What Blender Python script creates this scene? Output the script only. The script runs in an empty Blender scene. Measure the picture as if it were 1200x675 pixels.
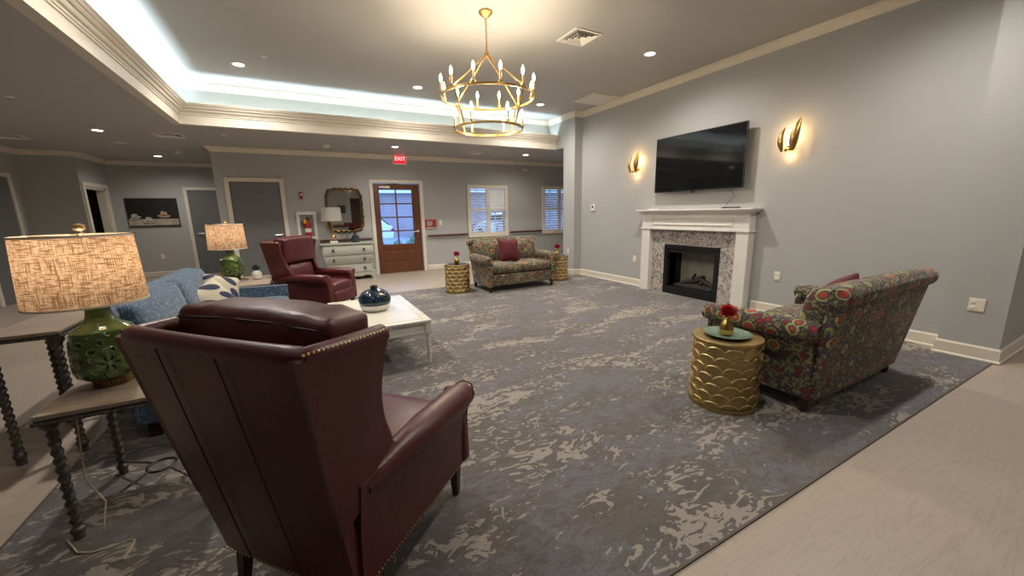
import bpy, bmesh, math, random
from mathutils import Vector, Matrix
random.seed(7)
PI = math.pi
scene = bpy.context.scene
col = scene.collection
sin, cos = math.sin, math.cos

# ---------------------------------------------------------------- materials
class Mat:
    def __init__(s, name):
        s.m = bpy.data.materials.new(name); s.m.use_nodes = True
        s.t = s.m.node_tree; s.t.nodes.clear()
        s.out = s.t.nodes.new('ShaderNodeOutputMaterial')
    def n(s, typ, props=None, **ins):
        nd = s.t.nodes.new(typ)
        for k, v in (props or {}).items(): setattr(nd, k, v)
        for k, v in ins.items():
            key = int(k[1:]) if k[0] == 'i' and k[1:].isdigit() else k.replace('_', ' ')
            s.set(nd.inputs[key], v)
        return nd
    def set(s, sock, v):
        if isinstance(v, bpy.types.NodeSocket): s.t.links.new(v, sock)
        elif isinstance(v, (tuple, list)) and len(v) == 3 and sock.type == 'RGBA': sock.default_value = (*v, 1)
        else: sock.default_value = v
    def math(s, op, a, b=0.0, c=0.0, clamp=False):
        nd = s.n('ShaderNodeMath', {'operation': op, 'use_clamp': clamp}, i0=a, i1=b)
        if op in ('MULTIPLY_ADD', 'SMOOTH_MIN', 'COMPARE'): s.set(nd.inputs[2], c)
        return nd.outputs[0]
    def mix(s, f, a, b):
        nd = s.n('ShaderNodeMix', {'data_type': 'RGBA'})
        s.set(nd.inputs[0], f); s.set(nd.inputs[6], a); s.set(nd.inputs[7], b)
        return nd.outputs[2]
    def ramp(s, f, stops, interp='LINEAR'):
        nd = s.n('ShaderNodeValToRGB'); r = nd.color_ramp; r.interpolation = interp
        while len(r.elements) < len(stops): r.elements.new(0.5)
        for e, (p, c) in zip(r.elements, stops):
            e.position = p; e.color = (*c, 1) if len(c) == 3 else c
        s.set(nd.inputs[0], f); return nd.outputs[0]
    def step(s, f, a, b):   # smooth 0..1 between a and b
        nd = s.n('ShaderNodeMapRange', {'interpolation_type': 'SMOOTHSTEP', 'clamp': True}, Value=f, From_Min=a, From_Max=b)
        return nd.outputs[0]
    def coord(s, scale=(1, 1, 1), kind='Object', rot=(0, 0, 0), loc=(0, 0, 0)):
        c = s.n('ShaderNodeTexCoord').outputs[kind]
        mp = s.n('ShaderNodeMapping'); s.set(mp.inputs['Vector'], c)
        mp.inputs['Scale'].default_value = scale; mp.inputs['Rotation'].default_value = rot; mp.inputs['Location'].default_value = loc
        return mp.outputs[0]
    def noise(s, vec, scale, detail=3, rough=.5, dist=0):
        return s.n('ShaderNodeTexNoise', Vector=vec, Scale=scale, Detail=detail, Roughness=rough, Distortion=dist).outputs[0]
    def vor(s, vec, scale, feature='F1', rnd=1.0, dim='3D'):
        return s.n('ShaderNodeTexVoronoi', {'feature': feature, 'voronoi_dimensions': dim}, Vector=vec, Scale=scale, Randomness=rnd)
    def bsdf(s, color, rough=.5, metal=0.0, bump=None, bump_str=.3, bump_dist=.002, **kw):
        b = s.n('ShaderNodeBsdfPrincipled'); s.set(b.inputs['Base Color'], color)
        s.set(b.inputs['Roughness'], rough); s.set(b.inputs['Metallic'], metal)
        for k, v in kw.items(): s.set(b.inputs[k.replace('_', ' ')], v)
        if bump is not None:
            bp = s.n('ShaderNodeBump', Strength=bump_str, Distance=bump_dist, Height=bump)
            s.set(b.inputs['Normal'], bp.outputs[0])
        s.b = b
        s.t.links.new(b.outputs[0], s.out.inputs[0]); return s.m

def plain(name, c, rough=.5, metal=0.0, var=.06, scale=9, bump=.0, **kw):
    m = Mat(name); v = m.coord(); nz = m.noise(v, scale, 4)
    dk = tuple(x*(1-var*2) for x in c); lt = tuple(min(1, x*(1+var)) for x in c)
    colr = m.ramp(nz, [(.3, dk), (.7, lt)])
    return m.bsdf(colr, rough, metal, bump=nz if bump else None, bump_str=bump, **kw)

M = {}
def mk_wall(name, c):
    m = Mat(name); v = m.coord(); f = m.noise(v, 220, 2); g = m.noise(v, .8, 2)
    cc = m.mix(g, tuple(x*.97 for x in c), tuple(x*1.03 for x in c))
    return m.bsdf(cc, .55, bump=f, bump_str=.08, bump_dist=.001)
M['wall'] = mk_wall('grey_wall_paint', (.405, .41, .40))
M['ceiling'] = mk_wall('ceiling_paint', (.44, .435, .42))
M['trim'] = plain('cream_trim_paint', (.70, .64, .54), .4, var=.02)
M['white'] = plain('white_paint', (.74, .72, .67), .35, var=.02)
M['plastic_white'] = plain('white_plastic', (.78, .76, .70), .35, var=.01)
M['plastic_ivory'] = plain('ivory_plastic', (.75, .70, .56), .35, var=.01)
M['door_grey'] = plain('grey_door_paint', (.15, .155, .155), .35, var=.02)
M['dark_void'] = plain('dark_room_shade', (.05, .045, .04), .8)  # unlit room beyond the doorway, its darkness put into the colour
M['black'] = plain('black_plastic', (.012, .012, .013), .35)
M['black_metal'] = plain('black_metal', (.014, .014, .015), .3, .3)
M['chrome'] = plain('brushed_nickel', (.6, .6, .58), .3, 1.0)
M['iron'] = plain('aged_iron', (.12, .11, .10), .5, .6, var=.3, scale=60, bump=.3)
M['red'] = plain('red_plastic', (.38, .015, .02), .35)
M['brown_rail'] = plain('brown_rail_wood', (.10, .035, .02), .35, var=.15, scale=30)
M['leg_wood'] = plain('dark_leg_wood', (.045, .015, .01), .3, var=.2, scale=30)
M['green_plate'] = plain('celadon_glass', (.16, .245, .185), .12, var=.05)
M['dark_glass'] = plain('dark_glass_top', (.02, .025, .03), .06, var=.05)
M['carn'] = plain('red_petals', (.50, .006, .02), .6, var=.2, scale=120)
M['carn_dark'] = plain('dark_red_petals', (.13, .008, .012), .6, var=.2, scale=120)
M['stem'] = plain('green_stem', (.05, .12, .03), .6)

def m_tex(fn):
    return fn
def mk_floor():
    m = Mat('light_wood_vinyl'); v = m.coord((1, 1, 1))
    w = m.n('ShaderNodeTexBrick', {'offset': .5}, Vector=v, Scale=1.0, Mortar_Size=.0012, Mortar_Smooth=.3, Bias=0.0, Brick_Width=1.5, Row_Height=.23)
    w.inputs['Color1'].default_value = (.2, .2, .2, 1); w.inputs['Color2'].default_value = (.8, .8, .8, 1); w.inputs['Mortar'].default_value = (.5, .5, .5, 1)
    vs = m.coord((.55, 5.0, 1)); sh = m.n('ShaderNodeVectorMath', {'operation': 'ADD'}); m.set(sh.inputs[0], vs)
    sc = m.n('ShaderNodeVectorMath', {'operation': 'SCALE'}); m.set(sc.inputs[0], w.outputs[0]); sc.inputs['Scale'].default_value = 13; m.set(sh.inputs[1], sc.outputs[0])
    n1 = m.noise(sh.outputs[0], 1.6, 6, .6, 1.2)
    lines = m.math('ABSOLUTE', m.math('SUBTRACT', m.math('FRACT', m.math('MULTIPLY', n1, 9.0)), .5))
    g = m.step(lines, .0, .16)
    fine = m.noise(m.coord((2, 45, 1)), 3, 3)
    c = m.mix(fine, (.35, .29, .235), (.42, .352, .290))
    c = m.mix(m.math('MULTIPLY', m.math('SUBTRACT', 1.0, g), .38), c, (.28, .225, .18))
    c = m.mix(m.math('MULTIPLY', w.outputs[1], .25), c, (.27, .22, .17))
    pv = m.n('ShaderNodeTexWhiteNoise', {'noise_dimensions': '3D'}); m.set(pv.inputs[0], w.outputs[0])
    return m.bsdf(c, m.math('MULTIPLY_ADD', fine, .15, .36), bump=fine, bump_str=.04)
M['floor'] = mk_floor()

def mk_carpet():
    m = Mat('patterned_carpet')
    v0 = m.coord()
    # squashed coordinates: the pattern runs long along x
    wz = m.n('ShaderNodeTexNoise', Vector=v0, Scale=2.2, Detail=2).outputs[1]
    wa = m.n('ShaderNodeVectorMath', {'operation': 'MULTIPLY_ADD'}); m.set(wa.inputs[0], wz); wa.inputs[1].default_value = (.16, .16, 0); m.set(wa.inputs[2], v0)
    v = wa.outputs[0]
    mp = m.n('ShaderNodeMapping'); m.set(mp.inputs[0], v); mp.inputs['Scale'].default_value = (.55, 1.5, 1); mp.inputs['Rotation'].default_value = (0, 0, .12)
    big = m.noise(mp.outputs[0], 2.1, 3, .55, .4)            # where the beige damask survives
    mp2 = m.n('ShaderNodeMapping'); m.set(mp2.inputs[0], v); mp2.inputs['Scale'].default_value = (.72, 1.35, 1)
    scroll = m.noise(mp2.outputs[0], 12, 2.5, .55, 1.9)        # scrolled broken shapes
    vv = m.vor(mp2.outputs[0], 26, 'SMOOTH_F1').outputs[0]
    s = m.math('ADD', m.math('MULTIPLY', scroll, 1.9), m.math('MULTIPLY', vv, .30))
    t = m.math('ADD', m.math('MULTIPLY', m.math('SUBTRACT', big, .5), 2.0), m.math('SUBTRACT', s, 1.06))
    beige = m.step(t, .20, .25)
    halo = m.step(m.math('SUBTRACT', big, .5), -.02, .07)
    mot = m.noise(mp2.outputs[0], 13, 5, .65, .8)
    mot2 = m.noise(mp2.outputs[0], 2.3, 3, .6, .5)
    blue = (.158, .154, .176); taupe = (.132, .120, .110); dark = (.072, .065, .060)
    f = m.step(m.math('ADD', m.math('MULTIPLY', mot, 1.2), m.math('MULTIPLY', mot2, .9)), .98, 1.13)
    c = m.mix(f, taupe, blue)
    c = m.mix(m.math('MULTIPLY', m.step(m.noise(mp2.outputs[0], 21, 4, .7, 1.0), .5, .64), .55), c, dark)
    c = m.mix(m.math('MULTIPLY', halo, .55), c, (.105, .092, .078))
    fine = m.noise(v0, 160, 2, .7); fine2 = m.noise(v0, 420, 2)
    c = m.mix(m.math('MULTIPLY', beige, .88), c, (.345, .315, .268))
    c = m.mix(m.math('MULTIPLY', m.step(fine, .35, .65), .42), c, m.mix(beige, (.03, .028, .027), (.15, .125, .095)))
    return m.bsdf(c, .95, bump=fine2, bump_str=.5, bump_dist=.004, Sheen_Weight=.15)
M['carpet'] = mk_carpet()

def mk_leather():
    m = Mat('burgundy_leather'); v = m.coord()
    n = m.noise(v, 3.5, 4); g = m.vor(v, 260).outputs[0]; wr = m.noise(m.coord((1, 1, 1)), 13, 3, .6, 1.5)
    c = m.ramp(n, [(.3, (.072, .012, .014)), (.75, (.108, .019, .022))])
    h = m.math('ADD', m.math('MULTIPLY', g, .25), m.math('MULTIPLY', wr, 1.6))
    return m.bsdf(c, .36, bump=h, bump_str=.28, bump_dist=.004)
M['leather'] = mk_leather()
M['leather_seam'] = plain('dark_leather_seam', (.02, .005, .005), .5)
M['piping'] = plain('red_brown_piping', (.20, .07, .04), .4)
M['brass_nail'] = plain('brass_nailheads', (.55, .36, .15), .3, 1.0)

def mk_blue():
    m = Mat('blue_flecked_fabric')
    v = m.coord((1, 1, 1)); n1 = m.noise(m.coord((1, 1, .6)), 62, 2, .6, .8); n2 = m.noise(m.coord((1, 1, .5)), 5, 3)
    c = m.mix(n2, (.026, .058, .108), (.045, .095, .16))
    fl = m.step(n1, .54, .60)
    c = m.mix(m.math('MULTIPLY', fl, .65), c, (.25, .30, .33))
    dk = m.step(m.noise(v, 55, 2, .6, .5), .55, .62)
    c = m.mix(m.math('MULTIPLY', dk, .6), c, (.02, .045, .09))
    return m.bsdf(c, .9, bump=m.noise(v, 300, 2), bump_str=.3, Sheen_Weight=.2)
M['blue'] = mk_blue()

def mk_floral():
    m = Mat('floral_fabric'); v0 = m.coord()
    wz = m.n('ShaderNodeTexNoise', Vector=v0, Scale=9, Detail=1).outputs[1]
    wa = m.n('ShaderNodeVectorMath', {'operation': 'MULTIPLY_ADD'}); m.set(wa.inputs[0], wz); wa.inputs[1].default_value = (.03, .03, .03); m.set(wa.inputs[2], v0)
    v = wa.outputs[0]
    base = (.045, .034, .048); olive = (.20, .195, .065); red = (.36, .04, .026); wine = (.16, .012, .018); teal = (.05, .07, .04)
    c = base
    # leaves: small stretched cells
    lf = m.vor(v, 34); ld = lf.outputs[0]
    leaf = m.math('SUBTRACT', 1.0, m.step(ld, .35, .41))
    lc = m.mix(m.n('ShaderNodeSeparateColor', Color=lf.outputs[1]).outputs[0], olive, (.20, .16, .035))
    c = m.mix(leaf, c, lc)
    lv = m.math('SUBTRACT', 1.0, m.step(ld, .16, .20)); c = m.mix(m.math('MULTIPLY', lv, .5), c, teal)
    l2 = m.vor(m.n('ShaderNodeVectorMath', {'operation': 'ADD'}, i0=v, i1=(7.3, 1.2, 4.7)).outputs[0], 23); l2d = l2.outputs[0]
    c = m.mix(m.math('SUBTRACT', 1.0, m.step(l2d, .31, .35)), c, base); c = m.mix(m.math('SUBTRACT', 1.0, m.step(l2d, .25, .29)), c, (.235, .215, .07))
    c = m.mix(m.math('SUBTRACT', 1.0, m.step(l2d, .10, .13)), c, (.12, .13, .05))
    # vine scrolls
    nz = m.noise(v, 11, 2, .5, 1.6); vine = m.math('SUBTRACT', 1.0, m.step(m.math('ABSOLUTE', m.math('SUBTRACT', nz, .5)), .012, .027))
    c = m.mix(m.math('MULTIPLY', vine, .9), c, olive)
    # tulips / wine blobs
    b = m.vor(m.n('ShaderNodeVectorMath', {'operation': 'ADD'}, i0=v, i1=(3.1, 2.2, 1.7)).outputs[0], 12.5)
    bd = b.outputs[0]; blob = m.math('SUBTRACT', 1.0, m.step(bd, .32, .36)); c = m.mix(blob, c, base)
    blob = m.math('SUBTRACT', 1.0, m.step(bd, .27, .305)); c = m.mix(blob, c, wine)
    bl = m.math('SUBTRACT', 1.0, m.step(bd, .09, .13)); c = m.mix(bl, c, (.33, .035, .03))
    # big flowers with pale fringed ring
    f = m.vor(v, 7.6, rnd=.72); fd = f.outputs[0]
    fr = m.noise(v, 75, 1)
    d2 = m.math('ADD', fd, m.math('MULTIPLY', m.math('SUBTRACT', fr, .5), .12))
    k = m.math('SUBTRACT', 1.0, m.step(d2, .40, .43)); c = m.mix(k, c, base)
    k = m.math('SUBTRACT', 1.0, m.step(d2, .34, .37)); c = m.mix(k, c, (.30, .29, .09))
    k = m.math('SUBTRACT', 1.0, m.step(d2, .25, .275)); c = m.mix(k, c, base)
    k = m.math('SUBTRACT', 1.0, m.step(fd, .20, .225)); c = m.mix(k, c, red)
    sp = m.math('SUBTRACT', 1.0, m.step(m.vor(v, 90).outputs[0], .25, .35))
    k2 = m.math('MULTIPLY', sp, m.math('SUBTRACT', 1.0, m.step(fd, .12, .15))); c = m.mix(k2, c, (.62, .22, .05))
    return m.bsdf(c, .85, bump=m.noise(v0, 300, 2), bump_str=.25, Sheen_Weight=.15)
M['floral'] = mk_floral()
M['wine'] = plain('burgundy_velvet', (.095, .006, .012), .8, var=.15, scale=40, bump=.2)
def mk_cream():
    m = Mat('cream_leaf_pillow'); v = m.coord()
    s = m.n('ShaderNodeSeparateXYZ', Vector=v)
    def el(cx, cz, a, b, ang):
        x = m.math('SUBTRACT', s.outputs[0], cx); z = m.math('SUBTRACT', s.outputs[2], cz)
        u = m.math('ADD', m.math('MULTIPLY', x, cos(ang)/a), m.math('MULTIPLY', z, sin(ang)/a))
        w = m.math('ADD', m.math('MULTIPLY', x, -sin(ang)/b), m.math('MULTIPLY', z, cos(ang)/b))
        d = m.math('ADD', m.math('MULTIPLY', u, u), m.math('MULTIPLY', w, w))
        return m.math('SUBTRACT', 1.0, m.step(d, .92, 1.05))
    c = (.50, .45, .35)
    for e in ((.04, .10, .085, .035, -.7), (.10, -.06, .085, .035, -.9), (-.08, -.02, .08, .03, -.7), (-.05, -.15, .07, .03, .3), (-.13, .13, .06, .025, .5)):
        c = m.mix(el(*e), c, (.028, .035, .075))
    return m.bsdf(c, .9, bump=m.noise(v, 180, 2), bump_str=.3)
M['cream'] = mk_cream()

def wood(name, a, b, sc=(1, 14, 1), rough=.45):
    m = Mat(name); n = m.noise(m.coord(sc), 4, 6, .6, .8)
    return m.bsdf(m.ramp(n, [(.3, a), (.7, b)]), rough, bump=n, bump_str=.1)
M['door_wood'] = wood('brown_door_wood', (.075, .024, .010), (.155, .055, .020), (9, 1, .7), .35)
M['grey_wood'] = wood('weathered_tabletop_wood', (.20, .155, .115), (.36, .29, .225), (1, 12, 1), .5)
M['dresser'] = wood('distressed_sage_paint', (.33, .335, .29), (.45, .45, .39), (1, 1, 10), .55)
M['white_dist'] = wood('distressed_white_paint', (.60, .60, .52), (.72, .71, .63), (1.5, 1.5, 1.5), .28)
M['white_worn'] = plain('worn_edge_paint', (.22, .19, .14), .6)

def mk_gold(name, c, rough, bump):
    m = Mat(name); n = m.noise(m.coord(), 30, 4)
    return m.bsdf(m.ramp(n, [(.3, tuple(x*.8 for x in c)), (.7, c)]), rough, 1.0, bump=n, bump_str=bump)
M['gold_drum'] = mk_gold('hammered_antique_gold', (.50, .37, .17), .42, .06)
M['gold'] = mk_gold('polished_gold', (.80, .52, .17), .18, .03)
M['gold_leaf'] = mk_gold('gold_leaf_metal', (.60, .37, .13), .34, .05)
M['gold_frame'] = mk_gold('aged_gold_frame', (.24, .15, .06), .45, .4)
M['gold_bright'] = mk_gold('highlight_gold', (.95, .74, .38), .30, .02)  # edge highlights of the drum ridges put into a paler gold
M['mirror'] = Mat('mirror_glass').bsdf((.85, .87, .86), .02, 1.0)

def mk_linen(name, c, weave=1.0):
    m = Mat(name); v = m.coord(kind='UV')
    a = m.noise(m.coord((260, 8, 1), 'UV'), 1, 2, .6); b = m.noise(m.coord((14, 150, 1), 'UV'), 1, 2, .6)
    a2 = m.noise(m.coord((90, 5, 1), 'UV'), 1, 2, .6); b2 = m.noise(m.coord((9, 50, 1), 'UV'), 1, 2, .6)
    th = m.math('MAXIMUM', m.step(a, .50, .60), m.step(b, .50, .60))
    th = m.math('MAXIMUM', th, m.math('MAXIMUM', m.step(a2, .56, .68), m.step(b2, .56, .68)))
    cc = m.mix(m.math('MULTIPLY', th, .85*weave), c, (c[0]*.22, c[1]*.15, c[2]*.10))
    d = m.n('ShaderNodeBsdfDiffuse', Color=cc); t = m.n('ShaderNodeBsdfTranslucent', Color=cc)
    mx = m.n('ShaderNodeMixShader', i0=.55, i1=d.outputs[0], i2=t.outputs[0])
    m.t.links.new(mx.outputs[0], m.out.inputs[0]); return m.m
M['linen'] = mk_linen('natural_linen_shade', (.68, .52, .38))
M['white_shade'] = mk_linen('white_fabric_shade', (.72, .70, .66), weave=.1)

def mk_ceramic():
    m = Mat('green_glazed_ceramic'); v = m.coord()
    n = m.noise(v, 14, 3, .5, .6); at = m.n('ShaderNodeAttribute', {'attribute_name': 'relief'}).outputs['Fac']
    c = m.ramp(n, [(.3, (.045, .095, .018)), (.72, (.095, .165, .035))])
    c = m.mix(m.step(at, .55, 1.0), c, (.20, .24, .09))
    c = m.mix(m.math('SUBTRACT', 1.0, m.step(at, .02, .25)), c, (.010, .020, .006))  # shade inside the relief holes put into the glaze colour
    return m.bsdf(c, .10, bump=n, bump_str=.05, Coat_Weight=.5)
M['ceramic'] = mk_ceramic()
M['navy_glaze'] = plain('navy_glaze', (.006, .022, .045), .06, var=.3, scale=12, Coat_Weight=.6)
M['vase_white'] = plain('unglazed_white', (.80, .77, .70), .7)
M['blue_grey'] = plain('blue_grey_glaze', (.045, .06, .075), .15, var=.2)
M['plant'] = plain('blue_green_leaves', (.03, .06, .075), .5, var=.4, scale=40)

def mk_marble():
    m = Mat('veined_marble'); v = m.coord(); w = m.noise(v, 5.5, 4, .6, 2.4)
    r = m.math('ABSOLUTE', m.math('SUBTRACT', w, .5)); k = m.math('SUBTRACT', 1.0, m.step(r, .008, .045))
    w2 = m.noise(v, 19, 3, .6, 2.5); r2 = m.math('ABSOLUTE', m.math('SUBTRACT', w2, .5)); k2 = m.math('SUBTRACT', 1.0, m.step(r2, .004, .035))
    gate = m.step(m.noise(v, 4, 2), .40, .55)
    c = m.mix(m.noise(v, 9, 3), (.46, .42, .38), (.62, .58, .54))
    c = m.mix(m.math('MULTIPLY', k, .8), c, (.07, .06, .065))
    c = m.mix(m.math('MULTIPLY', m.math('MULTIPLY', k2, gate), .8), c, (.06, .05, .055))
    g = m.math('ABSOLUTE', m.math('SUBTRACT', m.math('FRACT', m.math('MULTIPLY', m.n('ShaderNodeSeparateXYZ', Vector=v).outputs[2], 3.3)), .5))
    c = m.mix(m.math('MULTIPLY', m.math('SUBTRACT', 1.0, m.step(g, .0, .012)), .35), c, (.45, .42, .4))
    return m.bsdf(c, .25)
M['marble'] = mk_marble()
M['log'] = plain('charred_log', (.03, .027, .024), .9, var=.5, scale=30, bump=.8)
M['firebrick'] = plain('pale_firebox_back', (.30, .29, .25), .8, var=.1)
M['tv_screen'] = plain('tv_glass', (.006, .007, .008), .05, var=.0)
def emis(name, c, s):
    m = Mat(name); e = m.n('ShaderNodeEmission', Color=c, Strength=s); m.t.links.new(e.outputs[0], m.out.inputs[0]); return m.m
M['led'] = emis('downlight_lens', (1, .93, .95), 5)
M['bulb'] = emis('lit_candle_bulb', (1, .80, .50), 9)
M['bulb_frost'] = emis('lit_shade_bulb', (1, .75, .45), 3)
M['candle'] = plain('brass_candle_sleeve', (.50, .34, .16), .4, .5)
M['exit_red'] = emis('exit_sign_face', (1, .012, .04), .45)
M['exit_letter'] = emis('exit_sign_letters', (1, .45, .45), .9)
M['cove'] = emis('cove_led_tape', (.62, .85, 1), 1.5)
def mk_glass():
    m = Mat('window_glass'); t = m.n('ShaderNodeBsdfTransparent', Color=(.93, .96, .98)); g = m.n('ShaderNodeBsdfGlossy', Roughness=.03)
    mx = m.n('ShaderNodeMixShader', i0=.06, i1=t.outputs[0], i2=g.outputs[0]); m.t.links.new(mx.outputs[0], m.out.inputs[0]); return m.m
M['glass'] = mk_glass()
def mk_brick():
    m = Mat('outdoor_brick'); v = m.coord(rot=(PI/2, 0, 0))
    b = m.n('ShaderNodeTexBrick', Vector=v, Scale=1.0, Mortar_Size=.012, Brick_Width=.24, Row_Height=.085)
    b.inputs['Color1'].default_value = (.36, .23, .22, 1); b.inputs['Color2'].default_value = (.30, .19, .19, 1); b.inputs['Mortar'].default_value = (.42, .37, .38, 1)
    return m.bsdf(b.outputs[0], .9)
M['brick'] = mk_brick()
M['roof'] = plain('grey_shingles', (.22, .24, .28), .9, var=.2, scale=6)
M['asphalt'] = plain('pale_asphalt', (.26, .27, .30), .9, var=.1)
M['grass'] = plain('lawn_grass', (.22, .42, .10), .9, var=.3, scale=25)
M['shrub'] = plain('shrub_leaves', (.16, .34, .09), .8, var=.4, scale=25)
M['car'] = plain('white_car_paint', (.75, .76, .78), .2, var=.0, Coat_Weight=.5)
M['car_glass'] = plain('car_window_glass', (.03, .04, .05), .05)
M['tail'] = plain('tail_light', (.6, .02, .03), .2)
M['rubber'] = plain('tyre_rubber', (.02, .02, .02), .8)
M['patio'] = plain('patio_metal', (.02, .025, .03), .4, .5)
M['art_black'] = plain('painting_dark', (.012, .011, .011), .5, var=.3, scale=4)
M['art_cloth'] = plain('painting_table', (.42, .35, .27), .6, var=.15, scale=12)
M['art_hat'] = plain('painting_hat', (.50, .47, .43), .6, var=.2, scale=18)
M['art_tan'] = plain('painting_tan_hat', (.45, .33, .22), .6, var=.2, scale=18)
M['art_shadow'] = plain('painting_shadow', (.10, .05, .035), .6)
M['cord'] = plain('ivory_cord', (.55, .45, .30), .5)
M['art_green'] = plain('dark_green_print', (.03, .05, .045), .5, var=.4, scale=20)
M['yellow'] = plain('yellow_tag', (.65, .42, .04), .5)
M['screen'] = plain('panel_screen', (.25, .28, .27), .3)

# ---------------------------------------------------------------- mesh helpers
class B:
    def __init__(s): s.bm = bmesh.new(); s.uv = None
    def box(s, x0, x1, y0, y1, z0, z1, T=None):
        co = [(x0, y0, z0), (x1, y0, z0), (x1, y1, z0), (x0, y1, z0), (x0, y0, z1), (x1, y0, z1), (x1, y1, z1), (x0, y1, z1)]
        vs = [s.bm.verts.new((T @ Vector(c)) if T else c) for c in co]
        for f in ((3, 2, 1, 0), (4, 5, 6, 7), (0, 1, 5, 4), (1, 2, 6, 5), (2, 3, 7, 6), (3, 0, 4, 7)):
            s.bm.faces.new([vs[i] for i in f])
        return s
    def soft(s, size, r, c=(0, 0, 0), crown=(0, 0, 0), T=None, n=7, fn=None):
        tb = bmesh.new(); bmesh.ops.create_cube(tb, size=2)
        bmesh.ops.subdivide_edges(tb, edges=tb.edges[:], cuts=n, use_grid_fill=True)
        h = Vector(size)/2; r = min(r, *h)
        vs = []; mp = {}
        for v in tb.verts:
            p = Vector([sin(a*PI/2) if abs(a) < 1 else a for a in v.co])
            q = Vector([p[i]*h[i] for i in range(3)])
            inn = Vector([max(-h[i]+r, min(h[i]-r, q[i])) for i in range(3)])
            d = q-inn
            if d.length > 1e-7: q = inn+d.normalized()*r
            u = [q[i]/h[i] for i in range(3)]
            for a in range(3):
                b_, c_ = (a+1) % 3, (a+2) % 3
                q[a] += crown[a]*u[a]*(1-u[b_]**2)*(1-u[c_]**2)
            if fn: q = fn(q, u)
            q = q+Vector(c)
            if T: q = T @ q
            mp[v.index] = s.bm.verts.new(q)
        for f in tb.faces: s.bm.faces.new([mp[v.index] for v in f.verts])
        tb.free(); return s
    def lathe(s, prof, seg=32, T=None, rf=None, cap=True):
        rings = []
        for (r, z) in prof:
            ring = []
            for i in range(seg):
                a = 2*PI*i/seg; rr = r*(rf(a, z) if rf else 1)
                p = Vector((rr*cos(a), rr*sin(a), z)); ring.append(s.bm.verts.new(T @ p if T else p))
            rings.append(ring)
        for k in range(len(rings)-1):
            a, b = rings[k], rings[k+1]
            for i in range(seg):
                s.bm.faces.new((a[i], a[(i+1) % seg], b[(i+1) % seg], b[i]))
        if cap:
            if prof[0][0] > 1e-5: s.bm.faces.new(list(reversed(rings[0])))
            if prof[-1][0] > 1e-5: s.bm.faces.new(rings[-1])
        return s
    def tube(s, pts, r, seg=8, T=None, closed=False, rs=None, cap=True):
        pts = [Vector(p) for p in pts]; n = len(pts); rings = []
        up = Vector((0, 0, 1)); prev = None
        for i, p in enumerate(pts):
            if closed: d = pts[(i+1) % n]-pts[i-1]
            else: d = pts[min(i+1, n-1)]-pts[max(i-1, 0)]
            if d.length < 1e-9: d = Vector((0, 0, 1))
            d.normalize()
            if prev is None:
                a = up if abs(d.z) < .95 else Vector((1, 0, 0)); x = d.cross(a).normalized()
            else:
                x = prev-d*prev.dot(d); x = x.normalized() if x.length > 1e-6 else d.orthogonal().normalized()
            prev = x; y = d.cross(x); rr = rs[i] if rs else r
            ring = []
            for k in range(seg):
                a = 2*PI*k/seg; q = p+(x*cos(a)+y*sin(a))*rr; ring.append(s.bm.verts.new(T @ q if T else q))
            rings.append(ring)
        m = n if closed else n-1
        for i in range(m):
            a, b = rings[i], rings[(i+1) % n]
            for k in range(seg): s.bm.faces.new((a[k], a[(k+1) % seg], b[(k+1) % seg], b[k]))
        if not closed and cap:
            s.bm.faces.new(list(reversed(rings[0]))); s.bm.faces.new(rings[-1])
        return s
    def prism(s, poly, t0, t1, axis='y', T=None):
        # poly: 2D points; axis = extrusion axis; mapping x:(t,a,b) y:(a,t,b) z:(a,b,t)
        def P(a, b, t):
            p = {'x': (t, a, b), 'y': (a, t, b), 'z': (a, b, t)}[axis]; p = Vector(p); return T @ p if T else p
        A = [s.bm.verts.new(P(a, b, t0)) for a, b in poly]; Bv = [s.bm.verts.new(P(a, b, t1)) for a, b in poly]
        n = len(poly)
        s.bm.faces.new(A); s.bm.faces.new(list(reversed(Bv)))
        for i in range(n): s.bm.faces.new((A[i], Bv[i], Bv[(i+1) % n], A[(i+1) % n]))
        return s
    def grid(s, f, nu, nv, T=None, cu=False):
        vs = [[s.bm.verts.new((T @ Vector(f(i/nu, j/nv))) if T else f(i/nu, j/nv)) for j in range(nv+1)] for i in range(nu if cu else nu+1)]
        N = len(vs)
        for i in range(nu):
            for j in range(nv): s.bm.faces.new((vs[i][j], vs[(i+1) % N][j], vs[(i+1) % N][j+1], vs[i][j+1]))
        return s
    def slab(s, f, nu, nv, t, T=None):
        # closed slab around surface f(u,v) -> Vector with normal from finite differences, thickness t (t may be fn)
        def nor(u, v):
            e = .01; a = Vector(f(min(u+e, 1), v))-Vector(f(max(u-e, 0), v)); b = Vector(f(u, min(v+e, 1)))-Vector(f(u, max(v-e, 0)))
            return a.cross(b).normalized()
        top = {}; bot = {}
        for i in range(nu+1):
            for j in range(nv+1):
                u, v = i/nu, j/nv; p = Vector(f(u, v)); nn = nor(u, v); tt = t(u, v) if callable(t) else t
                a, b = p+nn*tt/2, p-nn*tt/2
                top[i, j] = s.bm.verts.new(T @ a if T else a); bot[i, j] = s.bm.verts.new(T @ b if T else b)
        for i in range(nu):
            for j in range(nv):
                s.bm.faces.new((top[i, j], top[i+1, j], top[i+1, j+1], top[i, j+1]))
                s.bm.faces.new((bot[i, j+1], bot[i+1, j+1], bot[i+1, j], bot[i, j]))
        for i in range(nu):
            s.bm.faces.new((top[i+1, 0], top[i, 0], bot[i, 0], bot[i+1, 0])); s.bm.faces.new((top[i, nv], top[i+1, nv], bot[i+1, nv], bot[i, nv]))
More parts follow.
